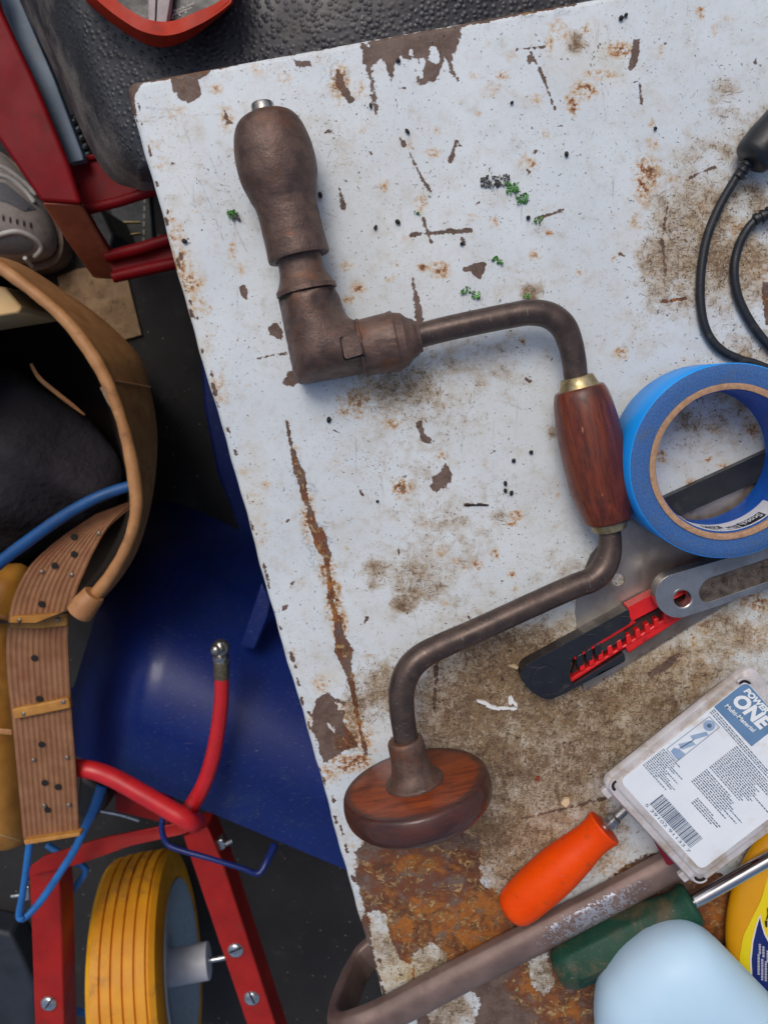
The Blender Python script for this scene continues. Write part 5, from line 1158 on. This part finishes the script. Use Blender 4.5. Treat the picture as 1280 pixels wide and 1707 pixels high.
    for i, (a, b, c2, d) in enumerate(PP):
        v = i/(len(PP)-1); row = []
        for k in range(nc):
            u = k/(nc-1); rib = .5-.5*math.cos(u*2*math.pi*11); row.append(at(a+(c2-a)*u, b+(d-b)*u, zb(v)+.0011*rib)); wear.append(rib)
        rows.append(row)
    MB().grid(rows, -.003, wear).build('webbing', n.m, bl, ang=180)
    def onb(px, py):
        best = min(range(len(PP)), key=lambda i: abs((PP[i][1]+PP[i][3])/2-py)); return zb(best/(len(PP)-1))+.0012
    MYK = mat('keeper_leather', c(190, 136, 62), c(164, 110, 46), scale=60, rough=.6, dirt=c(120, 80, 44), dirt_amt=.35, bump=.3)
    for q in ([(17, 1029), (60, 1026), (113, 1022), (112, 1044), (60, 1049), (17, 1047)], [(20, 1183), (70, 1173), (115, 1163), (118, 1181), (70, 1191), (24, 1200)]):
        z = onb(60, q[0][1]); slab(q, z+.006, z-.001).build('leather_keeper', MYK, bl, bevel=.0015)
    MRV = mat('rivet_metal', c(150, 138, 124), c(120, 108, 96), rough=.35, metal=.7); rv = None
    for x, y in ((120, 958), (70, 953), (165, 889), (56, 1267), (112, 1263), (33, 1034), (97, 1033), (115, 1342), (40, 1190), (106, 1170), (74, 1343)):
        z = onb(x, y)+.0006+(.0055 if (x, y) in ((33, 1034), (97, 1033), (40, 1190), (106, 1170)) else 0)
        if rv is None:
            rv = MB().lathe(at(x, y, z), (0, 0, 1), [(0, .0024), (.0006, .0023), (.0011, .0015), (.0013, .0004)], 14).build('rivet', MRV, bl, ang=60); p0 = at(x, y, z)
        else: copy_to(rv, bl, at(x, y, z)-p0)
    h0 = None
    for x, y in ((92, 943), (124, 924), (70, 1007), (58, 1097), (66, 1165), (70, 1241), (75, 1305), (97, 1312), (80, 1350), (124, 895)):
        z = onb(x, y)+.0008
        if h0 is None:
            h0 = MB().lathe(at(x, y, z), (0, 0, 1), [(0, .0034), (.0004, .0034), (.0005, .0028), (.0002, .0004)], 16).build('eyelet_hole', M_GAP, bl, ang=60); p0 = at(x, y, z)
        else: copy_to(h0, bl, at(x, y, z)-p0)
    slab([(40, 1402), (134, 1388), (134, 1394), (42, 1409)], -.310, -.320).build('belt_end', MYK, bl, bevel=.0008)
    # inside the bag
    MCl = mat('black_cloth', c(44, 40, 48), c(30, 28, 34), scale=14, rough=.9, bump=.5, bscale=20, bdist=.02)
    o = rnd_poly([(-120, 620), (20, 610), (70, 640), (140, 690), (205, 770), (214, 832), (150, 870), (60, 930), (-120, 990)], 30, 4)
    q = Dome(o, (10, 790), -.47, .09, .04, 2, .6).mesh(12)
    for v in q.v: v.z += .016*math.sin(v.x*60+v.y*35)*math.cos(v.y*48)
    tag(q.build('dark_cloth', MCl, None, ang=180), 'bundle of black cloth inside the leather tool bag', 'cloth')
    MCr = mat('cream_card', c(232, 196, 140), c(222, 180, 118), rough=.7, scale=20)
    tag(slab([(-80, 466), (8, 478), (37, 512), (32, 522), (-80, 540)], -.31, -.40).build('cream_box', MCr, None, bevel=.002), 'cream cardboard box corner sticking out of the leather tool bag', 'box')
    K = cat([(52, 606, -.42, 3), (66, 630, -.42, 4), (95, 655, -.425, 4), (122, 676, -.43, 3.5), (142, 692, -.435, 1.5)], 5)
    tag(ptube(K, 1, 10, flat=(1, .4), up=(0, 0, 1)).build('leather_strap', ML, None, ang=180), 'thin brown leather strap curling inside the tool bag', 'strap')
    q = slab([(166, 646), (182, 637), (198, 668), (184, 680), (178, 670)], -.345, -.348).build('metal_clip', mat('dull_clip', c(150, 130, 106), c(120, 100, 80), metal=.6, rough=.4), None, bevel=.0008)
    tag(q, 'small bent metal clip on the inner wall of the tool bag', 'clip')
    MBc = mat('blue_rubber_hose', c(24, 82, 140), c(18, 68, 120), scale=40, rough=.5, bump=.1, dirt=c(60, 84, 104), dirt_amt=.3)
    tag(ptube([(-60, 990, -.295, 11), (0, 938, -.295, 10.5), (50, 900, -.295, 10.5), (110, 858, -.295, 10), (170, 826, -.297, 9.5), (232, 806, -.302, 9)], 6, 14).build('blue_hose', MBc, None, ang=180), 'blue hose lying across the mouth of the leather tool bag', 'hose')

def wheelbarrow():
    MBl = mat('navy_enamel', c(14, 38, 108), c(12, 33, 96), scale=12, rough=.45, bump=.08, bscale=60, bdist=.002, dirt=c(44, 58, 92), dirt_amt=.15, dirt_scale=9, spec=.35, scr=.2, coat=.15)
    MRd = mat('red_frame_paint', c(168, 34, 28), c(146, 28, 24), scale=26, rough=.48, spec=.3, bump=.12, dirt=c(110, 58, 46), dirt_amt=.25)
    MZ = mat('zinc_bolt', c(196, 200, 204), c(160, 164, 168), rough=.25, metal=.85)
    r = thing('wheelbarrow', at(300, 1400, FLOOR), 'wheelbarrow with navy blue tray, red fork and solid yellow tyre, left of the table', 'wheelbarrow')
    rows = []
    for v in np.linspace(0, 1, 22):
        row = []
        for u in np.linspace(0, 1, 34):
            x = (205+u*470)*(1-v)+(98+u*560)*v; y = (888+u*232)*(1-v)+(1243+u*236)*v
            z = -.50+.12*(1-(1-min(1, v/.75))**2)-.02*max(0, v-.75)*4-.11*max(0, 1-u/.22)**2
            row.append(at(x, y, z))
        rows.append(row)
    top = [Vector((p.x, p.y+.02, p.z-.18)) for p in rows[0]]
    bot = [Vector((p.x, p.y+.004, p.z-.012)) for p in rows[-1]]; bot2 = [Vector((p.x, p.y+.06, p.z-.05)) for p in rows[-1]]
    MB().grid([top]+rows+[bot, bot2], .003).build('tray', MBl, r, ang=50)
    slab([(436, 972), (452, 1000), (446, 1030), (424, 1084), (400, 1078), (420, 1018)], -.405, -.440).build('tray_bracket', MBl, r, bevel=.002)
    slab([(334, 590), (345, 600), (425, 830), (475, 1010), (455, 990), (405, 900), (362, 790), (340, 680)], -.715, -.735).build('tray_side', MBl, r, bevel=.004)
    ptube([(273, 1350, -.345, 5), (270, 1380, -.342, 5), (276, 1402, -.340, 5), (292, 1414, -.338, 5), (350, 1431, -.335, 4.6), (405, 1448, -.335, 4.6), (426, 1456, -.336, 5), (436, 1452, -.338, 6), (446, 1434, -.345, 6.5), (458, 1408, -.36, 6.5)], 5, 10).build('wire_handle', MBl, r, ang=180)
    # wheel
    zc = -.585; Ct = Vector((at(191, 1500, -.47).x, at(300, 1620, zc).y, zc)); ax = Vector((1, .12, -.13)).normalized(); RW = .165
    MT = mat('yellow_tyre_foam', c(226, 156, 24), c(206, 134, 18), scale=14, rough=.6, bump=.15, bscale=200, dirt=c(146, 102, 54), dirt_amt=.35, dirt_scale=26)
    n = NT('yellow_sidewall'); n.out(Base_Color=n.mix(n.ramp(n.noise(18, 5), .35, .7), c(234, 172, 18), c(214, 150, 24)), Roughness=.5); MS = n.m
    hw = .048; prof = [(-hw*.8, RW*.66), (-hw, RW*.74), (-hw*1.02, RW*.86), (-hw*.92, RW*.955)]
    x = -.78
    while x < .74:
        rr = RW*(1-.030*abs(x)**2.5); prof += [(hw*x, rr), (hw*(x+.22), rr), (hw*(x+.245), rr-.0042), (hw*(x+.285), rr-.0042)]; x += .31
    prof += [(hw*.78, RW*.985), (hw*.92, RW*.955), (hw*1.02, RW*.86), (hw, RW*.74), (hw*.8, RW*.66)]
    wh = MB().lathe(Ct, ax, prof, 96, closed=True).build('tyre', MT, r, ang=35); wh.data.materials.append(MS)
    for p in wh.data.polygons:
        q = sum((wh.data.vertices[i].co for i in p.vertices), Vector())/len(p.vertices)+ORI[wh]-Ct
        if q.dot(ax) < -hw*.79: p.material_index = 1
    MRi = mat('grey_blue_rim', c(166, 182, 196), c(148, 164, 178), rough=.45)
    MB().lathe(Ct, ax, [(hw*.55, .02), (hw*.6, RW*.40), (hw*1.02, RW*.60), (hw*1.04, RW*.72), (hw*.9, RW*.73), (-hw*.9, RW*.70), (-hw*.9, .02)], 64).build('rim', MRi, r, ang=40)
    MHb = mat('white_nylon', c(206, 208, 214), c(196, 198, 204), rough=.45, sss=.1)
    MB().lathe(Ct+ax*hw*.5, ax, [(0, .026), (.062, .026), (.0625, .025), (.0625, .008)], 32).build('hub', MHb, r, ang=40)
    MB().lathe(Ct-ax*.08, ax, [(0, .004), (.19, .004)], 12).build('axle', MZ, r)
    # fork
    slab([(50, 1456), (98, 1448), (102, 1500), (110, 1790), (62, 1790)], -.455, -.495).build('fork_arm', MRd, r, bevel=.002)
    slab([(306, 1394), (346, 1378), (372, 1440), (486, 1790), (440, 1790)], -.450, -.492).build('fork_arm', MRd, r, bevel=.002)
    zx = lambda x, y: -.438-.004*math.sin(x*.02)
    slab([(46, 1462), (52, 1444), (74, 1428), (170, 1398), (290, 1374), (345, 1376), (306, 1391), (220, 1410), (130, 1442), (62, 1458)], zx, lambda x, y: zx(x, y)-.004).build('fork_bridge', MRd, r, bevel=.001)
    slab([(192, 1318), (280, 1346), (282, 1374), (192, 1352)], -.47, -.50).build('fork_bracket', MRd, r, bevel=.002)
    b0 = None
    for x, y, z in ((82, 1673, -.455), (393, 1584, -.450), (420, 1664, -.450)):
        m = MB().lathe(at(x, y, z), (0, 0, 1), [(0, rpx(13.5, x, y, z)), (.0015, rpx(13.3, x, y, z)), (.0035, rpx(9, x, y, z)), (.0042, .0006)], 20)
        b = m.build('bolt', MZ, r, ang=60)
        a = random.uniform(0, 3); p = at(x, y, z+.0041); MB().box(p, Vector((math.cos(a), math.sin(a), 0))*rpx(11, x, y, z), Vector((-math.sin(a), math.cos(a), 0))*.0009, (0, 0, .0006)).build('bolt_slot', M_GAP, b)
    for P in ([(20, 1494, -.49, 3), (46, 1491, -.49, 3)], [(362, 1414, -.465, 5), (388, 1401, -.465, 4)]):
        ptube(P, 1, 10).build('bolt_shank', MZ, r)
    slab([(38, 1480), (48, 1478), (50, 1500), (40, 1503)], -.482, -.498).build('nut', MZ, r, bevel=.001)
    slab([(357, 1405), (370, 1399), (376, 1414), (364, 1421)], -.458, -.472).build('nut', MZ, r, bevel=.001)
    # air hose
    MH = mat('red_rubber_hose', c(206, 40, 44), c(188, 32, 38), scale=40, rough=.36, bump=.08, dirt=c(120, 40, 40), dirt_amt=.2)
    h = thing('air_hose', at(250, 1300, -.40), 'red rubber hose with steel end fitting, looped over the navy tray', 'hose')
    P = [(60, 1300, -.34, 15), (110, 1282, -.335, 15), (150, 1283, -.33, 15), (190, 1297, -.33, 15.5), (235, 1322, -.328, 16), (280, 1348, -.326, 16), (306, 1363, -.325, 16), (318, 1371, -.328, 15.5), (326, 1372, -.338, 15), (324, 1366, -.352, 14.5), (314, 1358, -.358, 14), (322, 1340, -.352, 13.5), (338, 1312, -.345, 13), (353, 1270, -.342, 13), (363, 1220, -.341, 12.6), (369, 1170, -.340, 12.2), (370, 1126, -.338, 12)]
    ptube(P, 7, 18).build('hose', MH, h, ang=180)
    MBr = mat('crimped_brass', c(150, 138, 110), c(116, 104, 80), scale=300, rough=.35, metal=.7, bump=.8, bscale=400, bdist=.001)
    lathe_px((370, 1130), (369, 1098), [(0, 12), (.05, 13), (.9, 12.5), (.92, 10), (1, 10)], -.338, -.336, 20).build('crimp_sleeve', MBr, h, ang=40)
    lathe_px((369, 1099), (368, 1068), [(0, 8), (.1, 12.5), (.25, 13), (.3, 10), (.42, 14), (.65, 15.5), (.85, 13), (1, 7)], -.336, -.332, 18).build('end_fitting', M_STEEL, h, ang=40)
    lathe_px((369, 1104), (369, 1094), [(0, 8), (0, 14), (1, 14), (1, 8)], -.337, -.336, 6).build('hose_nut', M_STEEL, h, smooth=False, bevel=.0005)
    MB().lathe(at(361, 1083, -.328), (0, 0, 1), [(-.006, .004), (0, .0062), (.004, .0055), (.006, .002)], 14).build('fitting_screw', M_STEEL, h, ang=60)
    # blue cord
    MC = mat('blue_cord', c(42, 118, 190), c(34, 100, 168), scale=60, rough=.5, bump=.2)
    cd = thing('blue_twine', at(70, 1480, -.44), 'light blue cord hanging in a loop round the red fork arm', 'cord')
    ptube([(52, 1392, -.37, 6), (47, 1430, -.375, 6), (40, 1480, -.385, 5.5), (33, 1522, -.39, 6), (36, 1531, -.39, 6), (46, 1526, -.395, 6), (70, 1500, -.40, 6.2), (100, 1456, -.40, 6.2), (124, 1418, -.40, 6.4), (140, 1385, -.40, 7), (158, 1345, -.40, 8), (170, 1310, -.41, 9)], 6, 12).build('cord', MC, cd, ang=180)
    ptube([(78, 1408, -.50, 5.5), (110, 1428, -.50, 5.5), (140, 1445, -.50, 5.5), (141, 1458, -.50, 5.5), (125, 1480, -.51, 5.5), (100, 1512, -.52, 5.5), (88, 1530, -.52, 5.5)], 6, 12).build('cord', MC, cd, ang=180)
    ptube([(112, 1684, -.52, 5), (130, 1686, -.52, 6), (160, 1694, -.53, 5)], 5, 10).build('cord', MC, cd, ang=180)
    tag(ptube([(168, 1352, -.42, 2.5), (200, 1358, -.425, 2.5), (232, 1368, -.43, 2.5)], 4, 8).build('cotter_pin', MZ, None), 'thin steel pin above the yellow tyre, under the red hose', 'pin')
    tag(slab([(132, 1290), (182, 1320), (176, 1352), (150, 1372), (126, 1360)], -.43, -.47).build('rubber_lump', mat('black_hard_rubber', c(26, 26, 28), rough=.5), None, bevel=.006, seg=3), 'black rubber lump below the red hose, beside the ribbed belt', 'rubber')

floor()
make_table()
black_case(); hand_truck(); ground_things(); leather_bag(); wheelbarrow()
brace(); saw(); tape(); knife(); wrench(); screw_box(); screwdrivers(); clamp(); bottles(); cables(); litter()
